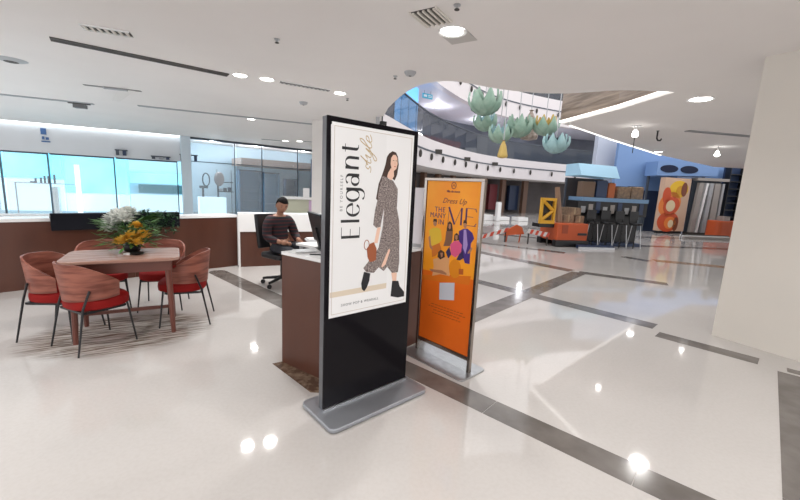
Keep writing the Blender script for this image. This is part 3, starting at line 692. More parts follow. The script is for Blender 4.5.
# second, shorter counter with a white upper band
p0=Vector((-2.80,6.40)); p1=Vector((-1.0,7.22)); ang=math.atan2(p1.y-p0.y,p1.x-p0.x); Lb=(p1-p0).length
t = thing('booth_counter','brown counter with white upper band behind the seated man','counter',(p0.x,p0.y,0),ang)
MB().box(0.03,Lb,0.0,0.3,0,0.62).build('front_panel', M_wood, t)
MB().box(0.03,Lb,-0.012,0.3,0.62,0.94).build('upper_band', M_white, t)
MB().box(0.0,0.03,-0.012,0.3,0,0.94).build('end_panel', M_white, t)
# desk behind the kiosk
t = thing('reception_desk','tall brown reception desk with white top behind the standing screen','desk',(0,0,0))
MB().prism([(-0.95,2.97),(-0.5,2.67),(0.3,3.62),(-0.15,3.92)],0.0,0.925).build('body', M_wood, t)
MB().prism([(-0.955,2.972),(-0.5,2.662),(0.31,3.625),(-0.145,3.935)],0.925,0.95).build('worktop', M_white, t)
t = thing('white_screen','white board standing on the far end of the reception desk','board',(0.19,3.56,0.95),math.radians(-34))
MB().box(-0.46,0.10,-0.02,0.02,0.0,0.56).build('board', mat('board_white',(0.72,0.70,0.74),0.4), t)
MB().box(-0.46,0.10,-0.03,0.03,0.0,0.03).build('foot', M_grey, t); MB().box(0.085,0.10,-0.025,0.025,0.0,0.57).build('edge_strip', M_grey, t)
# monitor, papers, pen on the desk
t = thing('monitor','slim black monitor seen edge-on at the desk','monitor',(-0.66,3.17,0.95),math.radians(100))
MB().box(-0.20,0.20,-0.012,0.012,0.06,0.32).build('panel', M_black, t, bevel=0.004)
MB().box(-0.19,0.19,-0.0125,-0.011,0.07,0.31).build('screen', M_blackgl, t)
MB().box(-0.03,0.03,0.010,0.03,0.0,0.2).build('stand_neck', M_black, t); MB().box(-0.10,0.10,-0.05,0.09,0.0,0.012).build('stand_base', M_black, t)
t.rotation_euler=(math.radians(-14),0,math.radians(118))
t = thing('paper_stack','loose white papers at the back edge of the reception desk','papers',(-0.80,2.99,0.95),0.5)
for k in range(4): MB().box(-0.07+0.006*k,0.10+0.004*k,-0.05-0.004*k,0.07,0.003*k,0.003*k+0.0025).build('sheet', M_white, t)
t = thing('pen','dark pen lying on the white desk top','pen',(-0.64,2.87,0.957),0.1)
MB().tube([(-0.06,0,0),(0.05,0,0)],0.005,6).build('barrel', M_black, t); MB().tube([(0.05,0,0),(0.065,0,0)],[0.005,0.001],6).build('tip', M_steel, t)

# ------------------------------------------------------------------ standing screen (kiosk)
KANG = math.radians(41.74)
k = thing('display_kiosk','tall black standing screen showing a woman in a patterned dress','kiosk',(-0.455,2.243,0),KANG)
W, HT = 0.726, 1.893
base = MB()
bx0,bx1,by0,by1 = -0.06,0.765,-0.215,0.19
def rrect(x0,x1,y0,y1,r,n=5):
    P=[]
    for cx,cy,a in ((x1-r,y1-r,0),(x0+r,y1-r,90),(x0+r,y0+r,180),(x1-r,y0+r,270)):
        P+=[(cx+r*math.cos(math.radians(a+90*i/n)),cy+r*math.sin(math.radians(a+90*i/n))) for i in range(n+1)]
    return P
base.prism(rrect(bx0,bx1,by0,by1,0.045),0.008,0.036).build('base_plate', mat('base_silver',(0.40,0.42,0.46),0.3,0.6), k, bevel=0.006)
MB().prism(rrect(bx0+0.03,bx1-0.03,by0+0.03,by1-0.03,0.03),0.0,0.009).build('base_foot', M_black, k)
MB().box(0,W,-0.014,0.0,0.036,0.05).build('bottom_trim', M_steel, k)
body = MB().box(0,W,0.004,0.055,0.036,HT).build('housing', mat('side_grey',(0.16,0.165,0.18),0.35,0.5), k, bevel=0.006)
MB().box(0.0,W,-0.004,0.006,0.05,HT).build('front_glass', M_blackgl, k, bevel=0.002)
scr = MB().box(0.031,0.686,-0.0055,-0.003,0.664,1.861).build('screen', mat('screen_white',(0.74,0.735,0.735),0.35,emit=0.12), k)
KP = KIOSK_PRINT
def pr(name, key, m, lay, par=scr, src=None):
    y=-0.0055-0.0004*lay
    return MB().card((src or KP)[key], y, y+0.0006).build(name, m, par)
E_=0.10
def pm(name,col,**kw): return mat(name,col,0.4,emit=E_,**kw)
pr('backdrop','wall',pm('backdrop_print',(0.72,0.715,0.715)),1)
pr('floor_band','band',pm('sand_print',(0.62,0.53,0.42)),2)
pr('hair','hair',pm('hair_print',(0.045,0.022,0.016)),3)
pr('ankle','ankle',pm('skin_print',(0.72,0.47,0.36)),3)
pr('boot','boot_a',pm('boot_print',(0.012,0.013,0.016)),4)
pr('boot','boot_b',pm('boot_print',(0,0,0)),4)
pr('neck','neck',pm('skin_print',(0,0,0)),4)
pr('face','face',pm('skin_print',(0,0,0)),4)
pr('forearm','forearm',pm('skin_print',(0,0,0)),4)
pr('dress','dress',pm('dress_print',(0.06,0.045,0.042),noise='noise',col2=(0.42,0.35,0.33),nscale=120,contrast=(0.38,0.68)),5)
pr('slit','slit',pm('skin_print',(0,0,0)),6)
pr('handbag','bag',pm('bag_print',(0.30,0.085,0.035)),6)
yb=-0.0055-0.0004*6
mbh=MB(); c=[(0.375+0.022*math.cos(a*pi/8)*0.8,1.128+0.038*math.sin(a*pi/8)) for a in range(17)]
bgx=[p[0] for p in KP['bag']]; bgz=[p[1] for p in KP['bag']]
cx=min(bgx)+0.004; cz=max(bgz)-0.015
MB().ribbon([(cx+0.02*math.cos(a*pi/8)-0.006,cz+0.032*math.sin(a*pi/8)) for a in range(17)],0.005,yb,yb+0.0006).build('handbag_handle', pm('bag_print',(0,0,0)), scr)
# facial features on the print
fx=sum(p[0] for p in KP['face'])/len(KP['face']); fz=sum(p[1] for p in KP['face'])/len(KP['face']); y6=-0.0055-0.0004*6
mf=MB()
for dx in (-0.006,0.018): mf.card([(fx+dx-0.006,fz+0.010),(fx+dx+0.006,fz+0.010),(fx+dx+0.005,fz+0.014),(fx+dx-0.005,fz+0.014)],y6,y6+0.0006)
mf.build('eyes', pm('hair_print',(0,0,0)), scr)
MB().card([(fx,fz-0.024),(fx+0.016,fz-0.023),(fx+0.012,fz-0.03),(fx+0.004,fz-0.03)],y6,y6+0.0006).build('mouth', pm('lip_print',(0.50,0.12,0.10)), scr)
MB().card([(fx+0.005,fz+0.006),(fx+0.011,fz-0.01),(fx+0.004,fz-0.012)],y6,y6+0.0006).build('nose', pm('nose_print',(0.58,0.34,0.25)), scr)
# thin gold frame line
mg=MB()
for (x0,x1,z0,z1) in ((0.047,0.668,0.684,0.687),(0.047,0.668,1.838,1.841),(0.047,0.050,0.684,1.841),(0.665,0.668,0.684,1.841)): mg.box(x0,x1,-0.0066,-0.006,z0,z1)
mg.build('frame_line', pm('line_print',(0.50,0.44,0.38)), scr)
# big lettering, reading upwards: local x = along the writing, local y = letter height
UX=0.085; UY=0.107
def pen(thick,thin):
    return lambda d: thin+(thick-thin)*min(1.0,abs(d.y))**1.6
pw=pen(0.0165,0.0042)
GL={'E':[line((0.06,0),(0.06,1.42),6),line((0.06,0.01),(0.72,0.01),4),line((0.06,0.74),(0.6,0.74),4),line((0.06,1.41),(0.72,1.41),4)],
 'l':[line((0.05,0),(0.05,1.42),6)],
 'e':[line((0.06,0.53),(0.80,0.53),4)+arc(0.43,0.5,0.40,0.5,5,325,26)],
 'g':[arc(0.40,0.5,0.38,0.5,0,360,28),line((0.80,1.0),(0.80,0.0),6)+arc(0.42,0.0,0.38,0.42,0,-140,12)],
 'a':[arc(0.36,0.30,0.32,0.30,0,360,22),arc(0.42,0.72,0.32,0.28,150,0,10)+line((0.74,0.70),(0.74,0.0),5)],
 'n':[line((0.05,0),(0.05,1.0),5),line((0.06,0.62),(0.12,0.78))+arc(0.42,0.66,0.32,0.34,150,0,10)+line((0.74,0.60),(0.74,0.0),5)],
 't':[line((0.05,1.22),(0.05,0.22),5)+arc(0.27,0.20,0.22,0.20,180,290,8),line((-0.18,0.98),(0.34,0.98),3)]}
def stretch(pts,base_u,v0,sx,sy):
    return [(base_u-y*sy, v0+x*sx) for x,y in pts]
mt=MB()
for ch,v0,v1,wd in (('E',1.172,1.240,0.72),('l',1.274,1.278,0.1),('e',1.312,1.386,0.84),('g',1.405,1.482,0.84),('a',1.502,1.568,0.78),('n',1.604,1.672,0.78),('t',1.716,1.742,0.34)):
    sx=(v1-v0)/wd if ch not in 'lt' else 0.09
    bu=0.248-0.05*(v0-1.17)
    for st in GL[ch]:
        L=stretch(st,bu,v0,sx,0.098)
        # strokes along the letter height are thick: that is the u direction here
        mt.ribbon(L,(lambda d: 0.0038+(0.0135)*min(1,abs(d.x))**1.8),-0.0068,-0.0061)
mt.build('headline_lettering', pm('ink_print',(0.02,0.02,0.022)), scr)
# gold script word
SC={'s':[(0,0.1),(0.25,0.02),(0.42,0.2),(0.2,0.45),(0.3,0.85),(0.5,0.7)],
 't':[(0.0,0.5),(0.25,1.0),(0.42,1.7),(0.2,0.6),(0.25,0.05),(0.5,0.15)],
 'y':[(0.0,0.6),(0.2,0.95),(0.15,0.2),(0.4,0.1),(0.65,0.95),(0.45,-0.4),(0.2,-0.85),(0.1,-0.5),(0.5,0.0),(0.75,0.4)],
 'l':[(0.0,0.3),(0.45,1.3),(0.42,1.85),(0.25,1.5),(0.12,0.4),(0.25,0.02),(0.5,0.2)],
 'e':[(0.0,0.35),(0.35,0.55),(0.38,0.9),(0.15,0.85),(0.08,0.35),(0.25,0.02),(0.6,0.3)]}
ms=MB(); v=1.585
for ch,adv in (('s',0.46),('t',0.44),('y',0.68),('l',0.44),('e',0.5)):
    pts=smooth_path(SC[ch],5); sx=0.088; sy=0.050
    L=[(0.322-py*sy-(v-1.585)*0.0, v+px*sx+py*0.014) for px,py in pts]
    ms.ribbon(L,(lambda d: 0.0036+0.0028*abs(d.x)),-0.0068,-0.0061)
    v+=adv*sx*1.0
ms.ribbon([(0.283,1.64),(0.290,1.665)],0.005,-0.0068,-0.0061)
ms.build('script_lettering', pm('gold_print',(0.46,0.34,0.18)), scr)
text('caption_lettering','BE YOURSELF',0.026,pm('grey_print',(0.16,0.16,0.17)),scr,0.113,-0.0062,1.45,rot=pi/2,space=1.5)
text('footer_lettering','SHOW POP & WEARALL',0.0235,pm('grey_print',(0,0,0)),scr,0.272,-0.0062,0.728,space=1.25)

# ------------------------------------------------------------------ orange standing banner
SANG = math.radians(-46.9)
s = thing('banner_stand','orange framed banner stand on a steel base right of the screen','banner stand',(0.209,3.361,0),SANG)
MB().prism(rrect(-0.06,0.66,-0.17,0.17,0.04),0.0,0.012).build('base_plate', M_steel, s, bevel=0.004)
for x in (0.0,0.60):
    MB().box(x-0.014,x+0.014,-0.016,0.016,0.012,1.585).build('upright', M_chrome, s, bevel=0.003)
MB().box(-0.014,0.614,-0.016,0.016,1.575,1.60).build('top_rail', M_chrome, s, bevel=0.003)
MB().box(0.014,0.586,-0.014,0.014,0.11,0.145).build('bottom_rail', M_chrome, s, bevel=0.003)
MB().box(0.014,0.586,-0.004,0.004,0.012,0.11).build('glass_foot', M_glass, s)
ban = MB().box(0.018,0.582,-0.006,0.006,0.145,1.575).build('poster', mat('poster_orange',(0.80,0.15,0.010),0.4,noise='noise',col2=(0.72,0.125,0.008),nscale=2), s)
BP=BANNER_PRINT
MB().card([(0.018,0.78),(0.582,0.80),(0.582,1.575),(0.018,1.575)],-0.0066,-0.006).build('upper_field', mat('poster_amber',(0.88,0.29,0.015),0.4,noise='noise',col2=(0.92,0.36,0.02),nscale=3), ban)
def bp(name,key,col,lay):
    y=-0.0066-0.0004*lay
    MB().card(BP[key],y,y+0.0006).build(name, mat('print_%02x%02x%02x'%tuple(int(c*255) for c in col),col,0.5), ban)
skin=(0.42,0.19,0.10); hairc=(0.05,0.02,0.012)
bp('ground','floorband',(0.72,0.17,0.01),1)
bp('trousers','legs_a',(0.62,0.17,0.02),1); bp('shirt','shirt_a',(0.72,0.46,0.03),2); bp('head','head_a',skin,2)
bp('hair','hair_b',hairc,2); bp('face','face_b',skin,3); bp('dress','dress_b',(0.20,0.09,0.05),3)
bp('coat','coat_c',(0.055,0.02,0.19),2); bp('shirt','shirt_c',(0.36,0.25,0.55),3); bp('head','head_c',skin,2)
bp('hair','hair_d',hairc,4); bp('face','face_d',skin,5); bp('dress','dress_d',(0.68,0.09,0.22),5); bp('sleeve','navy_d',(0.03,0.02,0.09),5); bp('sleeve','navy_e',(0.03,0.02,0.09),5)
bp('cushion','ball',(0.72,0.24,0.01),4); bp('bag','bag_e',(0.45,0.10,0.02),5)
bp('dress','dress_e',(0.72,0.36,0.16),6); bp('hair','hair_e',hairc,7); bp('face','face_e',skin,8)
BP['arm_a']=[(0.065,1.08),(0.085,1.10),(0.10,1.02),(0.125,0.985),(0.118,0.972),(0.085,0.995)]
BP['arm_c']=[(0.535,1.06),(0.548,1.05),(0.525,1.01),(0.505,1.0),(0.502,1.012)]
BP['foot_e']=[(0.10,0.80),(0.25,0.815),(0.30,0.80),(0.30,0.785),(0.12,0.782)]
bp('arm','arm_a',skin,4); bp('arm','arm_c',skin,4); bp('legs','foot_e',skin,7)
def hairtop(key,name='hair'):
    P=BP[key]; zt=max(p[1] for p in P); zm=zt-(zt-min(p[1] for p in P))*0.35; xs=[p[0] for p in P]
    MB().card([(min(xs)-.002,zm),(min(xs)+.003,zt+.006),(max(xs)-.003,zt+.006),(max(xs)+.002,zm),((min(xs)+max(xs))/2,zm+.006)],-0.0082,-0.0076).build(name, mat('print_hair',hairc,0.5), ban)
hairtop('head_a'); hairtop('head_c')
# blank white sticker
MB().card([(0.228,0.70),(0.392,0.735),(0.40,0.585),(0.236,0.548)],-0.0072,-0.0066).build('white_patch', mat('patch',(0.56,0.57,0.63),0.5), ban)
M_ink=mat('poster_ink',(0.14,0.035,0.05),0.5); M_navy=mat('poster_navy',(0.07,0.025,0.10),0.5)
MB().ribbon(arc(0.311,1.540,0.024,0.026,0,360,20),0.006,-0.0072,-0.0066).build('emblem_ring', M_ink, ban)
MB().ribbon([(0.299,1.53),(0.305,1.552),(0.311,1.536),(0.317,1.552),(0.323,1.53)],0.005,-0.0072,-0.0066).build('emblem_mark', M_ink, ban)
text('brand_lettering','Mia de mont',0.027,M_ink,ban,0.31,-0.0072,1.483,bold=0.0006)
text('script_lettering','Dress Up',0.062,M_ink,ban,0.325,-0.0072,1.393,shear=0.45,space=1.05)
text('title_lettering','THE',0.062,M_navy,ban,0.178,-0.0072,1.313,space=1.1)
text('title_lettering','MANY',0.062,M_navy,ban,0.157,-0.0072,1.262,space=1.05)
text('title_lettering','IN',0.062,M_navy,ban,0.20,-0.0072,1.208,space=1.1)
md=MB()
wpen=lambda d: 0.004+0.016*(1 if (d.y<-0.5 ) else 0)
md.ribbon([(0.274,1.215),(0.280,1.362)],0.004,-0.0072,-0.0066); md.ribbon([(0.276,1.362),(0.345,1.222)],0.018,-0.0072,-0.0066)
md.ribbon([(0.345,1.222),(0.408,1.364)],0.004,-0.0072,-0.0066); md.ribbon([(0.412,1.364),(0.412,1.222)],0.017,-0.0072,-0.0066)
md.ribbon([(0.460,1.366),(0.460,1.226)],0.017,-0.0072,-0.0066)
for z,x1 in ((1.364,0.555),(1.298,0.53),(1.228,0.56)): md.ribbon([(0.460,z),(x1,z)],0.004,-0.0072,-0.0066)
md.ribbon([(0.545,1.364),(0.56,1.34)],0.007,-0.0072,-0.0066); md.ribbon([(0.545,1.228),(0.562,1.25)],0.007,-0.0072,-0.0066)
md.build('title_lettering', M_navy, ban)
for i,(z,w) in enumerate(((0.487,0.34),(0.463,0.40),(0.437,0.28),(0.41,0.30))):
    ml=MB(); x=0.315-w/2; rr=random.Random(i)
    while x<0.315+w/2:
        l=rr.uniform(0.015,0.04); ml.card([(x,z),(x+l,z+0.003),(x+l,z+0.011),(x,z+0.008)],-0.0068,-0.0062); x+=l+0.008
    ml.build('small_print', mat('print_faint',(0.42,0.08,0.01),0.5), ban)
# ------------------------------------------------------------------ cafe table, chairs, flowers
M_shell = mat('chair_shell',(0.17,0.048,0.032),0.42,noise='noise',col2=(0.33,0.115,0.078),nscale=3.5,stretch=(1,1,7),contrast=(0.38,0.62),bump=0.25)
M_seat = mat('chair_seat_red',(0.22,0.005,0.005),0.7,spec=0.25,noise='noise',col2=(0.27,0.010,0.008),nscale=5)
M_tablewood = mat('table_wood',(0.34,0.175,0.13),0.22,noise='noise',col2=(0.47,0.29,0.23),nscale=2.5,stretch=(1,7,7))
M_tabledk = mat('table_apron',(0.16,0.055,0.04),0.4)
TX,TY=-2.62,3.50; TA=math.radians(31)
t = thing('cafe_table','reddish wooden cafe table with rounded top between the red chairs','table',(TX,TY,0),TA)
MB().prism(rrect(-0.45,0.45,-0.31,0.31,0.09),0.722,0.752).build('tabletop', M_tablewood, t, bevel=0.008)
MB().box(-0.38,0.38,-0.25,-0.23,0.62,0.722).build('apron', M_tabledk, t); MB().box(-0.38,0.38,0.23,0.25,0.62,0.722).build('apron', M_tabledk, t)
MB().box(-0.38,-0.36,-0.23,0.23,0.62,0.722).build('apron', M_tabledk, t); MB().box(0.36,0.38,-0.23,0.23,0.62,0.722).build('apron', M_tabledk, t)
for sx in (-1,1):
    for sy in (-1,1):
        MB().tube([(sx*0.35,sy*0.22,0.70),(sx*0.37,sy*0.24,0.0)],[0.03,0.02],8).build('leg', M_tabledk, t)
MB().box(-0.36,0.36,-0.012,0.012,0.18,0.21).build('stretcher', M_tabledk, t)

def make_chair(label):
    c = thing('armchair',label,'chair',(0,0,0),0,'red tub chairs around the cafe table')
    # tub-shaped shell: wraps round the back (local -y) and slopes down into the arms
    n=26; rows=6; vin=[]; vout=[]
    mb=MB(); A=118
    for j in range(rows+1):
        for i in range(n+1):
            th=math.radians(-90-A+2*A*i/n); dev=abs(-A+2*A*i/n)/A
            top=0.80-0.17*max(0,(dev-0.32)/0.68)**1.3-0.02*dev; bot=0.455+0.02*dev
            z=bot+(top-bot)*j/rows; flare=1.0+0.16*(z-0.455)/0.34*(1-0.45*dev)
            rx,ry=0.25*flare,0.245*flare
            vin.append((rx*math.cos(th)*0.93,ry*math.sin(th)*0.93+0.01,z)); vout.append((rx*math.cos(th),ry*math.sin(th)+0.01,z))
    N=n+1; tot=len(vin); mb.v=vin+vout
    for j in range(rows):
        for i in range(n):
            a=j*N+i; mb.f.append((a,a+1,a+N+1,a+N)); b=a+tot; mb.f.append((b,b+N,b+N+1,b+1))
    for i in range(n):
        a=i; mb.f.append((a,a+tot,a+1+tot,a+1)); a=rows*N+i; mb.f.append((a,a+1,a+1+tot,a+tot))
    for j in range(rows):
        a=j*N; mb.f.append((a,a+N,a+N+tot,a+tot)); a=j*N+n; mb.f.append((a,a+tot,a+N+tot,a+N))
    mb.build('backrest', M_shell, c, smooth=True)
    # cushion
    seat=MB(); P=[(0.245*math.copysign(abs(math.cos(a))**0.75,math.cos(a)),0.03+0.25*math.copysign(abs(math.sin(a))**0.75,math.sin(a))) for a in [2*pi*i/28 for i in range(28)]]
    prof=[(0.90,0.372),(0.985,0.385),(1.0,0.42),(0.985,0.455),(0.90,0.475),(0.55,0.482)]
    o=0
    for s_,z in prof: seat.v+= [(x*s_,0.03+(y-0.03)*s_,z) for x,y in P]
    m_=len(P)
    for r_ in range(len(prof)-1):
        for i in range(m_):
            a=r_*m_+i; b=r_*m_+(i+1)%m_; seat.f.append((a,b,b+m_,a+m_))
    seat.f.append(tuple(range(m_-1,-1,-1))); seat.f.append(tuple((len(prof)-1)*m_+i for i in range(m_)))
    seat.build('seat', M_seat, c, smooth=True)
    for sx in (-1,1):
        MB().tube([(sx*0.20,0.20,0.39),(sx*0.245,0.245,0.0)],[0.011,0.008],8).build('leg', M_black, c)
        MB().tube([(sx*0.225,-0.13,0.56),(sx*0.215,-0.19,0.40),(sx*0.245,-0.27,0.0)],[0.010,0.011,0.008],8).build('leg', M_black, c)
    MB().box(-0.2,0.2,-0.19,-0.17,0.352,0.372).build('under_bar', M_black, c); MB().box(-0.2,0.2,0.17,0.19,0.352,0.372).build('under_bar', M_black, c)
    MB().box(-0.21,-0.19,-0.17,0.17,0.352,0.372).build('under_bar', M_black, c); MB().box(0.19,0.21,-0.17,0.17,0.352,0.372).build('under_bar', M_black, c)
    return c
def face_rot(dx,dy): return math.atan2(dy,dx)-pi/2      # local +y looks along (dx, dy)
chair0=make_chair('x'); reg(chair0)
spots=[(-3.11,3.33,face_rot(0.97,0.12),'red tub chair at the left end of the table'),
       (-2.68,3.17,face_rot(0.42,0.9),'red tub chair seen from behind at the front of the table'),
       (-2.24,3.83,face_rot(-0.93,-0.37),'red tub chair at the right end of the table'),
       (-3.25,4.02,face_rot(0.62,-0.78),'red tub chair behind the table, left of the flowers'),
       (-2.73,4.22,face_rot(0.35,-0.93),'red tub chair behind the table, right of the flowers')]
for i,(x,y,a,lab) in enumerate(spots):
    c = chair0 if i==0 else copy_tree(chair0)
    c.location=(x,y,0); c.rotation_euler=(0,0,a); c.scale=(0.88,0.88,0.95); c['label']=lab
# flower arrangement
FX,FY=-2.66,3.66
b = thing('flower_arrangement','vase of white and yellow flowers with green leaves on the table','flowers',(FX,FY,0.752)); b.scale=(1.25,1.25,1.0)
MB().lathe([(0.045,0),(0.055,0.01),(0.062,0.05),(0.055,0.075),(0.05,0.075),(0.045,0.02)],18).build('vase', M_black, b, smooth=True)
def bloom(c, R, n, m, name, rise=0.3, w=0.012, seed=1):
    mb=MB(); rr=random.Random(seed)
    for i in range(n):
        a=rr.uniform(0,2*pi); e=math.asin(rr.uniform(-0.25,1)); l=R*rr.uniform(0.75,1.05)
        d=Vector((math.cos(e)*math.cos(a),math.cos(e)*math.sin(a),math.sin(e)))
        leaf(mb, Vector(c)+d*0.012, Vector(c)+d*l, w, droop=0.004)
    o=mb.build(name,m,b); MB().ellipsoid(c,(R*0.35,R*0.35,R*0.32),10,7).build('flower_centre',m,o,smooth=True); return o
M_petw=mat('white_petal',(0.80,0.82,0.78),0.6); M_pety=mat('yellow_petal',(0.78,0.42,0.03),0.6,noise='noise',col2=(0.85,0.58,0.12),nscale=20)
rr=random.Random(5)
for i,(c,R) in enumerate((((-0.09,-0.03,0.30),0.11),((-0.02,-0.06,0.33),0.10),((-0.13,0.03,0.33),0.10),((-0.05,0.05,0.37),0.09),((-0.12,-0.06,0.22),0.08))):
    bloom(c,R,130,M_petw,'white_flower',seed=i)
for i,(c,R) in enumerate((((0.07,-0.10,0.16),0.075),((0.02,-0.13,0.12),0.07),((0.13,-0.05,0.17),0.07),((0.09,-0.06,0.26),0.06),((0.12,-0.11,0.11),0.06))):
    bloom(c,R,90,M_pety,'yellow_flower',w=0.016,seed=20+i)
mb=MB()
for c in ((-0.09,-0.03,0.28),(-0.02,-0.06,0.3),(0.07,-0.08,0.14),(0.12,-0.05,0.15),(0.0,0.0,0.3),(0.09,-0.05,0.24)): mb.tube([(0,0,0.02),(c[0]*0.4,c[1]*0.4,c[2]*0.5),c],0.004,5)
mb.build('stems', M_leaf, b)
mb=MB()
for i in range(330):
    a=rr.uniform(0,2*pi); q=rr.uniform(0.02,0.17); z=rr.uniform(0.06,0.30); l=rr.uniform(0.05,0.11)
    p=Vector((q*math.cos(a),q*math.sin(a),z)); leaf(mb,p,p+Vector((math.cos(a)*l,math.sin(a)*l,rr.uniform(-0.05,0.06))),0.012)
for i in range(10):
    a=pi*(0.9+0.2*rr.random()); p=Vector((-0.12,0,0.26)); leaf(mb,p,p+Vector((math.cos(a)*0.2,math.sin(a)*0.2,0.02+rr.uniform(-.03,.03))),0.012)
for i in range(12):
    a=rr.uniform(-0.4,0.9); p=Vector((0.06,0,0.30)); leaf(mb,p,p+Vector((math.cos(a)*0.2,math.sin(a)*0.1,0.03+rr.uniform(0,.09))),0.02,0.01)
mb.build('leaves', M_leaf, b, kind='stuff')
t = thing('table_dish','small dark dish with white cards at the front of the flowers','dish',(-2.50,3.50,0.752))
MB().lathe([(0.035,0),(0.06,0.02),(0.056,0.022),(0.03,0.006)],14).build('bowl', M_black, t)
MB().box(-0.11,-0.05,-0.03,0.02,0.0,0.012).build('card', M_white, t)

# ------------------------------------------------------------------ seated man on an office chair
PX,PY=-1.72,5.40; PA=face_rot(0.80,-0.60)
oc_ = thing('office_chair','black swivel office chair the man sits on','chair',(PX,PY,0),PA)
MB().lathe([(0.03,0.10),(0.03,0.42)],12).build('gas_column', M_black, oc_)
for i in range(5):
    a=2*pi*i/5+0.3; e=(0.29*math.cos(a),0.29*math.sin(a),0.075)
    l=MB().tube([(0,0,0.12),(e[0],e[1],0.085)],[0.028,0.018],8).build('base_leg', M_black, oc_)
    MB().xform(Matrix()).lathe([(0.001,-0.016),(0.03,-0.016),(0.034,0),(0.03,0.016),(0.001,0.016)],12).xform(Matrix.Translation((e[0],e[1],0.034))@Matrix.Rotation(a,4,'Z')@Matrix.Rotation(pi/2,4,'X')).build('caster', M_black, l)
MB().prism(rrect(-0.24,0.24,-0.22,0.24,0.08),0.42,0.49).build('seat', M_black, oc_, bevel=0.015)
bk=MB().prism(rrect(-0.22,0.22,-0.035,0.035,0.03),0.0,0.50)
bk.xform(Matrix.Translation((0,-0.27,0.53))@Matrix.Rotation(math.radians(10),4,'X')).build('backrest', M_black, oc_, bevel=0.012)
MB().tube([(0,-0.15,0.44),(0,-0.29,0.46),(0,-0.29,0.62)],0.02,8).build('back_bar', M_black, oc_)

def skin_fig(name, joints, edges, m, parent, sub=2, root=0):
    me=bpy.data.meshes.new(name); me.from_pydata([j[0] for j in joints],edges,[])
    o=obj(name,me,parent); o.modifiers.new('skin','SKIN')
    for i,j in enumerate(joints):
        sv=me.skin_vertices[0].data[i]; r=j[1]; sv.radius=r if isinstance(r,tuple) else (r,r); sv.use_root=(i==root)
    sb=o.modifiers.new('sub','SUBSURF'); sb.levels=sub; sb.render_levels=sub
    dg=bpy.context.evaluated_depsgraph_get(); dg.update()
    me2=bpy.data.meshes.new_from_object(o.evaluated_get(dg)); o.modifiers.clear(); o.data=me2; bpy.data.meshes.remove(me)
    me2.materials.clear(); me2.materials.append(m)
    for p in me2.polygons: p.use_smooth=True
    return o
man = thing('person','man in a dark striped jacket sitting at the desk, looking down at his hands','person',(PX,PY,0),PA)
# local frame: +y forward, seat top z 0.49
J=[((0,-0.06,0.56),(0.15,0.11)),((0,-0.09,0.70),(0.135,0.10)),((0,-0.10,0.86),(0.15,0.105)),((0,-0.085,0.97),(0.10,0.08)),((0,-0.06,1.03),0.05),((0,-0.035,1.10),0.055)]
E=[(0,1),(1,2),(2,3),(3,4),(4,5)]
def limb(parent,pts):
    k=parent
    for p in pts:
        J.append(p); E.append((k,len(J)-1)); k=len(J)-1
    return k
for s_ in (-1,1):
    limb(3,[((s_*0.17,-0.085,0.955),0.058),((s_*0.235,-0.02,0.72),0.046),((s_*0.15,0.20,0.665),0.033)])
    limb(0,[((s_*0.10,0.02,0.55),0.085),((s_*0.13,0.38,0.54),0.062),((s_*0.13,0.40,0.28),0.05),((s_*0.13,0.37,0.08),0.036),((s_*0.14,0.50,0.04),0.03)])
body=skin_fig('body',J,E,M_skin,man)
# head: shaped mesh merged into the body
bmh=bmesh.new(); bmesh.ops.create_uvsphere(bmh,u_segments=24,v_segments=18,radius=1)
for v in bmh.verts:
    x,y,z=v.co
    w=1.0-0.22*max(0,-z)**1.2
    X=x*0.076*w; Y=y*0.096*(1-0.1*max(0,-z)); Z=z*0.118
    if y>0.5 and -0.6<z<0.15: Y+=0.016*math.exp(-((x/0.16)**2))*math.exp(-(((z+0.15)/0.2)**2))*1.4     # nose
    if y>0.6 and abs(z-0.12)<0.18: Y-=0.007*math.exp(-(((abs(x)-0.38)/0.16)**2))                        # eye sockets
    if y>0.5 and z<-0.35: Y+=0.006*math.exp(-((x/0.3)**2))                                             # mouth and chin
    v.co=(X,Y,Z)
for s_ in (-1,1):
    r_=bmesh.ops.create_uvsphere(bmh,u_segments=8,v_segments=6,radius=1)
    for v in r_['verts']: v.co=(s_*0.077+v.co.x*0.010,-0.005+v.co.y*0.02,-0.005+v.co.z*0.032)
HM=Matrix.Translation((0,-0.005,1.165))@Matrix.Rotation(math.radians(-22),4,'X')@Matrix.Rotation(math.radians(-18),4,'Z')
bmh.transform(HM)
bmb=bmesh.new(); bmb.from_mesh(body.data)
tmp=bpy.data.meshes.new('tmp'); bmh.to_mesh(tmp); bmb.from_mesh(tmp); 
# hands: palm, four fingers and a thumb each, curled over a phone
def hand_bm(bmx, s_):
    mb=MB(); w=Vector((s_*0.15,0.20,0.665)); d=Vector((-s_*0.45,0.85,0.05)).normalized(); side=Vector((0,0,1)).cross(d).normalized()
    mb.tube([w,w+d*0.03,w+d*0.085],[0.026,0.036,0.034],10)
    for i in range(4):
        b0=w+d*0.08+side*(0.026-0.0175*i); L=(0.06,0.07,0.066,0.052)[i]
        mb.tube([b0,b0+d*L*0.5+Vector((0,0,0.004)),b0+d*L*0.8-Vector((0,0,0.014)),b0+d*L*0.75-Vector((0,0,0.034))],[0.0095,0.009,0.0085,0.006],7)
    th=w+d*0.03-side*s_*-0.03
    mb.tube([th,th+d*0.03+side*s_*0.022,th+d*0.06+side*s_*0.012],[0.012,0.010,0.007],7)
    m_=mb.mesh('h'); bmx.from_mesh(m_); bpy.data.meshes.remove(m_)
for s_ in (-1,1): hand_bm(bmb,s_)
bmb.to_mesh(body.data); bmb.free(); bmh.free(); bpy.data.meshes.remove(tmp)
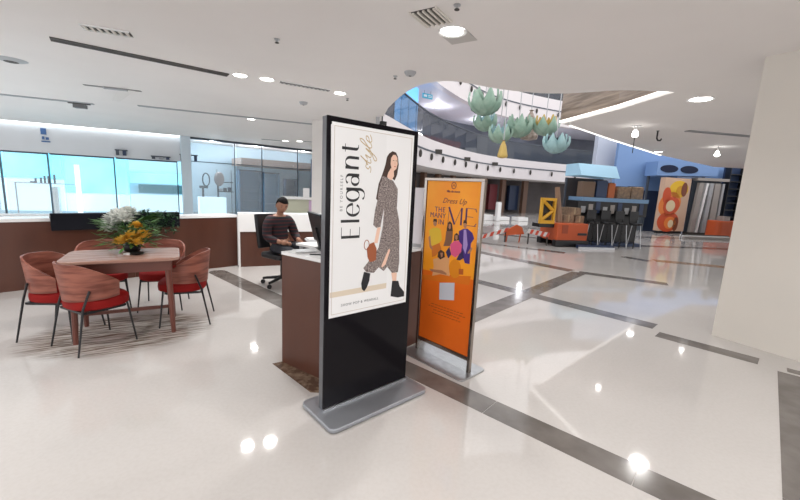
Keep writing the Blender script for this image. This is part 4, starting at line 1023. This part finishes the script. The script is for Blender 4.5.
for p in body.data.polygons: p.use_smooth=True
# hair cap and face details
def on_head(name,m,fn,seg=(24,18)):
    bm=bmesh.new(); bmesh.ops.create_uvsphere(bm,u_segments=seg[0],v_segments=seg[1],radius=1); fn(bm); bm.transform(HM)
    me=bpy.data.meshes.new(name); bm.to_mesh(me); bm.free(); me.materials.append(m)
    for p in me.polygons: p.use_smooth=True
    return obj(name,me,man)
def hairfn(bm):
    kill=[v for v in bm.verts if v.co.z<-0.25 or (v.co.y>0.25 and v.co.z<0.42)]
    bmesh.ops.delete(bm,geom=kill,context='VERTS')
    for v in bm.verts:
        x,y,z=v.co; v.co=(x*0.086,y*0.105-0.004,z*0.130+0.004)
    bmesh.ops.solidify(bm,geom=bm.faces[:],thickness=0.008)
on_head('hair',mat('black_hair',(0.008,0.007,0.007),0.7,spec=0.15),hairfn)
for s_ in (-1,1):
    def eyefn(bm,s_=s_):
        for v in bm.verts: v.co=(s_*0.030+v.co.x*0.010,0.083+v.co.y*0.006,0.012+v.co.z*0.005)
    on_head('eye',M_black,eyefn,(8,6))
    def browfn(bm,s_=s_):
        for v in bm.verts: v.co=(s_*0.031+v.co.x*0.017,0.086+v.co.y*0.006,0.033+v.co.z*0.004)
    on_head('eyebrow',M_black,browfn,(8,6))
def mouthfn(bm):
    for v in bm.verts: v.co=(v.co.x*0.022,0.082+v.co.y*0.006,-0.062+v.co.z*0.006)
on_head('mouth',mat('lips',(0.22,0.07,0.06),0.5),mouthfn,(8,6))
M_shirt=mat('jacket_stripes',(0.013,0.012,0.017),0.8,noise='wave',col2=(0.075,0.013,0.016),nscale=6,stretch=(0.3,0.3,1),contrast=(0.72,0.85))
J=[((0,-0.06,0.54),(0.172,0.13)),((0,-0.09,0.70),(0.160,0.122)),((0,-0.10,0.86),(0.172,0.126)),((0,-0.085,0.975),(0.118,0.095)),((0,-0.07,1.015),0.068)]
E=[(0,1),(1,2),(2,3),(3,4)]
for s_ in (-1,1): limb(3,[((s_*0.18,-0.085,0.955),0.080),((s_*0.245,-0.02,0.72),0.068),((s_*0.165,0.16,0.667),0.050)])
skin_fig('jacket',J,E,M_shirt,man)
J=[((0,-0.05,0.565),(0.16,0.10))]; E=[]
for s_ in (-1,1): limb(0,[((s_*0.10,0.04,0.565),0.098),((s_*0.13,0.39,0.555),0.076),((s_*0.13,0.41,0.28),0.068),((s_*0.13,0.385,0.09),0.062)])
skin_fig('trousers',J,E,mat('dark_trousers',(0.02,0.022,0.03),0.8),man)
for s_ in (-1,1): MB().ellipsoid((s_*0.135,0.45,0.04),(0.048,0.13,0.04),12,8).build('shoe', M_black, man, smooth=True)
ph = thing('phone','small black phone held in the seated man\'s hands','phone',(0,0,0)); ph.parent=None
ph.location=(PX,PY,0); ph.rotation_euler=(0,0,PA)
MB().box(-0.04,0.04,0.245,0.385,0.672,0.682).build('case', M_black, ph); MB().box(-0.035,0.035,0.25,0.38,0.682,0.683).build('screen', M_blackgl, ph)
# low white side desk he works at
t = thing('work_desk','low white work desk in front of the seated man','desk',(-1.02,5.12,0),PA)
MB().box(-0.45,0.45,-0.08,0.38,0.70,0.73).build('worktop', M_white, t)
for x in (-0.42,0.38):
    for y in (-0.05,0.33): MB().box(x,x+0.04,y,y+0.03,0,0.70).build('leg', M_grey, t)
MB().box(-0.41,0.41,0.34,0.36,0.35,0.70).build('modesty_panel', M_wood, t)
t = thing('grey_folder','crumpled grey folder on the low work desk by the man','folder',(-1.18,5.10,0.73),0.4)
MB().box(-0.12,0.16,-0.1,0.12,0,0.015).build('cover', mat('folder_grey',(0.45,0.47,0.5),0.5), t); MB().box(-0.10,0.15,-0.09,0.11,0.015,0.03).build('pages', M_white, t)

# ------------------------------------------------------------------ hanging ornaments in the atrium
M_lotus=mat('lotus_green',(0.23,0.36,0.285),0.5,noise='noise',col2=(0.32,0.44,0.36),nscale=4); M_lotusb=mat('lotus_blue',(0.32,0.50,0.52),0.4)
M_lotgold=mat('lotus_gold',(0.50,0.35,0.10),0.45)
def ornament(loc,R,m,inner,label,kind='lotus',group='hanging atrium ornaments'):
    t=thing('hanging_ornament',label,'ornament',loc,random.uniform(0,1),group)
    MB().tube([(0,0,R*0.5),(0,0,9.0-loc[2])],0.012,5).build('cord', M_grey, t)
    if kind=='lotus':
        for ring,(n,ro,h) in enumerate(((7,1.0,0.75),(6,0.72,1.0))):
            for i in range(n):
                a=2*pi*i/n+ring*0.4; mb=MB(); d=Vector((math.cos(a),math.sin(a),0)); s_=Vector((-math.sin(a),math.cos(a),0)); rows=[]
                for k in range(6):
                    q=k/5; rad=R*ro*math.sin(q*pi*0.62)*0.95; z=-R*0.75+R*(0.75+h*0.8)*q**1.5; w=R*0.50*math.sin(pi*(0.12+0.80*q))*(1-0.75*q**4)
                    rows.append((d*rad+Vector((0,0,z)),s_*w))
                vs=[]; fs=[]
                for c,w in rows: vs+=[c-w,c+d*R*0.05,c+w,c+d*R*0.05+d*0.03]
                for k in range(5):
                    o=4*k; fs+=[(o,o+1,o+5,o+4),(o+1,o+2,o+6,o+5),(o+2,o+3,o+7,o+6),(o+3,o,o+4,o+7)]
                mb.add(vs,fs).build('petal', m if ring==0 else inner, t, smooth=True)
        MB().ellipsoid((0,0,-R*0.35),(R*0.4,R*0.4,R*0.4),10,7).build('core', inner, t, smooth=True)
    else:
        MB().lathe([(0.02,R),(R*0.35,R*0.4),(R*0.6,-R*0.7),(R*0.55,-R*0.9),(0.02,-R)],10).build('bell', m, t)
        MB().lathe([(0.02,R*1.05),(0.07,R),(0.02,R*0.9)],8).build('cap', inner, t)
        MB().tube([(0,0,R*0.4),(0,0,R)],0.015,5).build('hanger', inner, t)
ornament((2.17,11.0,3.95),0.46,M_lotus,M_lotus,'large pale green lotus ornament, highest of the hanging group')
ornament((2.42,12.0,3.60),0.36,M_lotus,M_lotusb,'green lotus ornament hanging below the highest one')
ornament((2.66,11.0,3.12),0.33,M_lotus,M_lotusb,'green lotus ornament above the small gold bell')
ornament((3.22,11.2,3.38),0.40,M_lotus,M_lotus,'round green lotus ornament in the middle of the hanging group')
ornament((3.95,11.1,3.42),0.36,M_lotus,M_lotgold,'green lotus ornament with a gold inside')
ornament((3.99,10.3,2.84),0.33,M_lotusb,M_lotusb,'bluish lotus ornament, lowest at the right of the hanging group')
ornament((2.63,10.4,2.65),0.235,M_lotgold,M_bronze,'small gold bell ornament at the bottom of the hanging group','bell')
ornament((3.83,12.1,3.59),0.45,mat('ornament_brown',(0.20,0.15,0.12),0.5,noise='noise',col2=(0.38,0.32,0.28),nscale=12),M_bronze,'brown cone ornament between two green lotus ornaments','bell')

# ------------------------------------------------------------------ lift machine and barriers across the hall
ml_ = thing('lift_machine','orange lift machine with a yellow lattice mast, parked across the hall','machine',(5.0,11.6,0),0.22)
MB().box(-0.5,0.55,-0.45,0.45,0.16,0.70).build('chassis', M_orange, ml_, bevel=0.03)
MB().box(-0.55,0.58,-0.5,-0.3,0.0,0.2).build('track_guard', M_black, ml_, bevel=0.03); MB().box(-0.55,0.58,0.3,0.5,0.0,0.2).build('track_guard', M_black, ml_, bevel=0.03)
MB().box(0.2,0.5,-0.47,-0.45,0.35,0.42).build('vent', M_black, ml_); MB().box(-0.35,-0.15,-0.46,-0.45,0.4,0.65).build('hatch', mat('orange_dark',(0.35,0.07,0.03),0.5), ml_)
mast=MB().box(-1.0,-0.94,-0.3,-0.2,0.66,1.42).box(-0.58,-0.52,-0.3,-0.2,0.66,1.42).box(-0.94,-0.58,-0.3,-0.2,1.34,1.42).box(-0.94,-0.58,-0.3,-0.2,0.66,0.76).build('mast_frame', M_yellow, ml_)
mb=MB()
mb.tube([(-0.94,-0.25,1.34),(-0.58,-0.25,1.05)],0.05,6).tube([(-0.58,-0.25,1.05),(-0.94,-0.25,0.76)],0.05,6)
mb.build('lattice_brace', M_yellow, mast)
MB().box(-0.94,-0.58,-0.19,-0.14,0.62,1.42).build('mast_back', M_dark, ml_); MB().box(-1.0,-0.4,-0.28,0.1,0.55,0.66).build('mast_foot', M_black, ml_)
MB().tube([(-0.30,-0.2,0.70),(-0.42,-0.1,1.75)],[0.10,0.07],8).build('boom_arm', mat('boom_brown',(0.28,0.17,0.11),0.5), ml_)
for i,(x,z,w,h,lab) in enumerate(((0.02,0.70,0.36,0.24,'left cardboard box on the orange lift machine'),(0.40,0.70,0.30,0.22,'right cardboard box on the orange lift machine'),(0.20,0.94,0.42,0.22,'topmost cardboard box on the orange lift machine'))):
    bx=thing('cardboard_box',lab,'box',(5.0+x*0.976,11.6+x*0.218,z),0.22,'boxes on the lift machine'); MB().box(-w/2,w/2,-0.2,0.2,0,h).build('carton', M_card, bx); MB().box(-0.025,0.025,-0.203,0.203,0.02,h+0.003).build('tape', mat('tape',(0.42,0.32,0.2),0.4), bx)
M_str=mat('white_stripe',(0.62,0.58,0.56),0.5); M_red=mat('stripe_red',(0.55,0.07,0.04),0.5)
def barrier(a,b,label):
    a=Vector(a); b=Vector(b); d=b-a; L=d.length; t=thing('barrier_rail',label,'barrier',(a.x,a.y,0),math.atan2(d.y,d.x))
    sl=(b.z-a.z)/math.hypot(d.x,d.y); n=8; Lh=math.hypot(d.x,d.y)
    for i in range(n):
        x0=Lh*i/n; x1=Lh*(i+1)/n; z0=a.z+sl*x0; z1=a.z+sl*x1
        MB().add([(x0,-.02,z0),(x1,-.02,z1),(x1,.02,z1),(x0,.02,z0),(x0+.05,-.02,z0+.13),(x1+.05,-.02,z1+.13),(x1+.05,.02,z1+.13),(x0+.05,.02,z0+.13)],[(0,3,2,1),(4,5,6,7),(0,1,5,4),(1,2,6,5),(2,3,7,6),(3,0,4,7)]).build('stripe', M_red if i%2 else M_str, t)
    for x in (0.06,Lh-0.02): MB().box(x-0.02,x+0.02,0.02,0.06,0,a.z+sl*x+0.1).build('foot', M_dark, t)
barrier((2.40,11.5,0.04),(3.25,11.5,0.33),'red and white striped barrier rail sloping beside the orange banner')
barrier((3.80,11.3,0.34),(4.40,11.15,0.26),'red and white striped barrier rail next to the orange machine')
t=thing('barrier_stand','orange folding stand between two striped barrier rails','barrier',(3.5,11.55,0))
MB().card([(-0.32,0.2),(0.30,0.28),(0.22,0.48),(0.05,0.56),(-0.2,0.40)],-0.03,0.03).build('plate', M_orange, t)
for x in (-0.2,0.2): MB().tube([(x,0.0,0.3),(x,0.1,0.0)],0.02,6).build('leg', M_orange, t)
# pale blocks in front of the arcade
for i,(x,y,w,h,lab) in enumerate(((4.6,20.6,0.6,0.3,'tall pale block at the left of the far arcade'),(5.5,20.9,0.8,0.2,'low pale block in the middle of the far arcade'),(6.6,21.0,0.7,0.22,'pale block at the right of the far arcade'),(5.15,20.2,0.25,1.0,'narrow white stand in front of the far arcade'))):
    t=thing('pale_block',lab,'block',(x,y,0),0.4); MB().prism(rrect(-w/2,w/2,-0.3 if h<.9 else -.12,0.3 if h<.9 else .12,0.05),0,h).build('body', M_white, t, bevel=0.03) ; MB().box(-w/2+.05,w/2-.05,-0.1,0.1,h,h+0.03).build('lid', M_arcpale, t)

# ------------------------------------------------------------------ market stall with blue canopy
ST=thing('market_stall','market stall with light blue canopy and black counter','stall',(6.5,12.1,0),0.10)
can=MB().add([(-1.15,-0.35,2.15),(0.1,-0.35,2.10),(0.1,0.6,2.10),(-1.15,0.6,2.15),(-1.15,-0.1,2.52),(0.1,-0.1,2.48),(0.1,0.6,2.48),(-1.15,0.6,2.52)],[(0,3,2,1),(4,5,6,7),(0,1,5,4),(1,2,6,5),(2,3,7,6),(3,0,4,7)]).build('canopy', M_bluelt, ST)
for x in (-1.15,0.08,1.2):
    MB().box(x,x+0.05,0.5,0.55,0,2.1 if x<1 else 1.9).build('post', M_frame, ST)
MB().box(-1.15,0.1,0.52,0.58,1.40,2.1).build('back_board', mat('stall_dark',(0.07,0.06,0.06),0.5), ST)
MB().box(-1.0,1.2,-0.3,0.5,1.38,1.50).build('counter_top', mat('stall_blue',(0.19,0.33,0.52),0.4), ST)
MB().box(-1.1,1.2,-0.28,0.45,0.95,1.38).build('counter_front', M_black, ST)
MB().box(-1.0,1.15,0.0,0.4,0.1,0.95).build('counter_core', M_black, ST)
MB().box(-1.0,1.15,-0.32,0.45,0.0,0.1).build('plinth', M_bluedk, ST)
rr=random.Random(11)
for i in range(9):
    x=-1.0+i*0.24; MB().box(x,x+0.14,-0.30,-0.28,1.02+0.05*(i%2),1.22+0.07*(i%3)).build('front_ornament', (M_grey,M_arcpale,M_bluedk)[i%3], ST)
for i,(x,w,h,m,lab) in enumerate(((-0.95,0.42,0.48,mat('box_brown',(0.20,0.13,0.09),0.6),'brown display box on the market stall'),(-0.48,0.36,0.52,M_bluedk,'dark display box on the market stall'),(-0.08,0.22,0.46,mat('box_orange',(0.50,0.14,0.05),0.6),'orange display box on the market stall'),(0.24,0.42,0.36,M_card,'left brown basket on the market stall'),(0.70,0.40,0.38,M_card,'right brown basket on the market stall'))):
    c_,s__=math.cos(0.1),math.sin(0.1); b2=thing('display_box',lab,'box',(6.5+x*c_,12.1+x*s__,1.50),0.10,'goods on the market stall'); MB().box(0,w,-0.15,0.15,0,h).build('carton', m, b2, bevel=0.015); MB().box(0.03,w-0.03,-0.12,0.12,h,h+0.02).build('lid', M_dark, b2)
def stool(x,y,label):
    t=thing('bar_stool',label,'stool',(x,y,0),0.2,'black bar stools at the stall')
    MB().lathe([(0.02,0.70),(0.17,0.71),(0.18,0.74),(0.16,0.77),(0.02,0.775)],14).build('seat', M_black, t)
    for i in range(4):
        a=pi/4+i*pi/2; MB().tube([(0.11*math.cos(a),0.11*math.sin(a),0.71),(0.19*math.cos(a),0.19*math.sin(a),0)],0.014,6).build('leg', (M_black,M_steel)[i%2], t)
    MB().box(-0.16,0.16,0.13,0.16,0.86,1.12).build('backrest', M_black, t)
    for x_ in (-0.12,0.12): MB().box(x_-0.012,x_+0.012,0.135,0.155,0.74,0.9).build('back_post', M_black, t)
for i,n in enumerate(('first','second','third','fourth')): stool(5.85+0.46*i,11.45+0.04*i,'%s black bar stool from the orange machine' % n)
t=thing('floor_platform','low dark platform beside the orange machine','platform',(5.75,11.0,0),0.15)
MB().prism([(-0.6,-0.12),(0.55,-0.1),(0.75,0.2),(-0.5,0.18)],0,0.09).build('deck', M_bluedk, t); MB().prism([(-0.62,-0.14),(0.57,-0.12),(0.57,-0.1),(-0.62,-0.12)],0,0.06).build('skirt', M_steel, t)

# ------------------------------------------------------------------ blue hall end and booths at the right
wb_=struct('wall_back', MB().wallseg((9.6,19.4),(34,21.5),0.3,0,6.2), mat('back_grey_blue',(0.50,0.55,0.66),0.5))
MB().box(10.2,13.2,18.55,18.75,1.95,4.4).build('blue_fascia', M_blue, wb_); MB().box(13.2,22,18.55,18.75,2.7,4.4).build('blue_fascia', M_blue, wb_)
MB().box(10.4,12.6,18.6,18.8,0,1.95).build('shop_glass', M_bluedk, wb_)
MB().box(11.2,11.9,18.50,18.60,0.0,1.3).build('counter_panel', mat('slate_panel',(0.16,0.19,0.22),0.3), wb_)
MB().box(11.0,11.6,18.52,18.60,1.45,1.75).build('shop_poster', M_arcpale, wb_)
# navy canopy with rounded ends
t=thing('booth_canopy','navy canopy with rounded dark openings over the snack poster','canopy',(13.0,17.9,0),0.05)
MB().card([(-1.5,2.62),(1.4,2.72),(1.4,3.1),(1.1,3.38),(0.5,3.46),(-1.0,3.30),(-1.5,3.25)],-0.3,0.5).build('hood', M_blue, t)
for cx in (-0.95,0.0): MB().card([(cx+0.42*math.cos(a*pi/10),2.95+0.17*math.sin(a*pi/10)) for a in range(20)],-0.32,-0.3).build('opening', mat('opening_navy',(0.012,0.018,0.045),0.5,spec=0.2), t)
for x in (-1.4,1.3): MB().box(x,x+0.08,0.35,0.45,0,2.7).build('post', M_frame, t)
# big picture poster
t=thing('food_poster','tall tan poster with orange and yellow rounded machine picture','poster',(11.85,17.35,0),0.25)
MB().box(0,1.5,0.0,0.25,0.12,2.55).build('light_box', mat('poster_tan',(0.62,0.42,0.30),0.5), t); MB().box(0.05,1.45,0.05,0.2,0,0.12).build('foot', M_black, t)
def blob(x,z,rx,rz,m,name,lay,rot=0): 
    rx*=1.3; rz*=1.3
    MB().card([(x+rx*math.cos(a*pi/10)*math.cos(rot)-rz*math.sin(a*pi/10)*math.sin(rot),z+rx*math.cos(a*pi/10)*math.sin(rot)+rz*math.sin(a*pi/10)*math.cos(rot)) for a in range(20)],-0.006*lay,-0.006*(lay-1)+0.002).build(name,m,t)
PY_=mat('pic_yellow',(0.78,0.48,0.02),0.5); PR_=mat('pic_red',(0.62,0.08,0.02),0.5); PO_=mat('pic_orange',(0.80,0.22,0.04),0.5); PC_=mat('pic_cream',(0.78,0.62,0.40),0.5); PB_=mat('pic_brown',(0.20,0.05,0.02),0.5)
blob(0.85,2.05,0.42,0.30,PY_,'yellow_shape',1); blob(0.95,2.0,0.2,0.16,mat('pic_amber',(0.62,0.30,0.01),0.5),'amber_shape',2); blob(1.15,2.05,0.13,0.25,PB_,'brown_shape',3)
blob(0.45,1.35,0.50,0.42,PO_,'orange_shape',1,0.5); blob(0.55,1.30,0.36,0.30,PR_,'red_ring',2,0.3); blob(0.50,1.28,0.2,0.2,PC_,'cream_shape',3)
blob(0.5,0.55,0.48,0.36,PR_,'red_shape',1); blob(0.62,0.50,0.26,0.22,PO_,'orange_shape',2); blob(0.66,0.46,0.12,0.14,PC_,'cream_shape',3); blob(0.95,0.45,0.12,0.25,PB_,'brown_shape',2); blob(0.2,1.75,0.18,0.28,PR_,'red_shape',2)
# white display racks
t=thing('display_rack','white framed display rack with dark leaning panels beside the poster','rack',(13.55,17.7,0),0.05)
MB().box(-0.05,1.35,0.2,0.26,0.1,2.55).build('back_panel', M_frame, t)
MB().box(-0.05,1.45,-0.1,0.3,2.50,2.62).build('top_rail', M_arcpale, t); MB().box(-0.05,1.45,-0.1,0.3,0.0,0.1).build('base', M_dark, t)
for i,(x,w,l,m) in enumerate(((0.10,0.22,0.10,M_arcpale),(0.45,0.10,0.16,M_white),(0.62,0.18,0.05,M_grey),(0.85,0.28,-0.02,M_arcpale),(1.22,0.10,0.0,M_grey))):
    MB().add([(x-l,-.05,.1),(x-l+w,-.05,.1),(x-l+w,.1,.1),(x-l,.1,.1),(x,-.05,2.4),(x+w,-.05,2.4),(x+w,.1,2.4),(x,.1,2.4)],[(0,3,2,1),(4,5,6,7),(0,1,5,4),(1,2,6,5),(2,3,7,6),(3,0,4,7)]).build('leaning_panel', m, t)
t=thing('dark_shelving','tall black shelving beside the pillar','shelving',(15.1,17.9,0),0.05)
MB().box(0,0.75,0.2,0.3,0,3.2).build('back_panel', M_bluedk, t)
for k in range(9): MB().box(0.02,0.73,-0.1,0.2,0.2+0.33*k,0.24+0.33*k).build('shelf', M_black, t)
for x in (0,0.73): MB().box(x,x+0.03,-0.1,0.2,0,3.2).build('side_panel', M_black, t)
t=thing('white_partition','pale white partition panel next to the pillar','partition',(15.85,17.6,0),0.05)
MB().box(0,1.1,0,0.1,0,3.25).build('panel', mat('partition_white',(0.72,0.80,0.84),0.4,emit=0.1), t); MB().box(0.25,0.32,-0.02,0,1.55,1.85).build('handle', M_dark, t); MB().box(0,0.03,-0.02,0.12,0,3.28).build('edge_strip', M_white, t)
t=thing('orange_bin','round cornered orange bin on the floor near the pillar','bin',(14.5,16.8,0),0.1)
MB().prism(rrect(-0.75,0.75,-0.35,0.35,0.2),0.0,0.75).build('tub', mat('bin_orange',(0.55,0.10,0.03),0.5), t, bevel=0.04); MB().prism(rrect(-0.4,-0.05,-0.2,0.2,0.1),0.75,0.95).build('lid_knob', M_arcpale, t)
t=thing('pale_planks','pile of pale planks lying on the floor before the poster','planks',(12.9,15.9,0),0.15)
for i in range(5): MB().box(-1.3+0.1*i,0.9+0.12*i,-0.3+0.13*i,-0.2+0.13*i,0.0,0.09+0.03*(i%3)).build('plank', (M_arcpale,M_white,M_dark)[i%3], t)
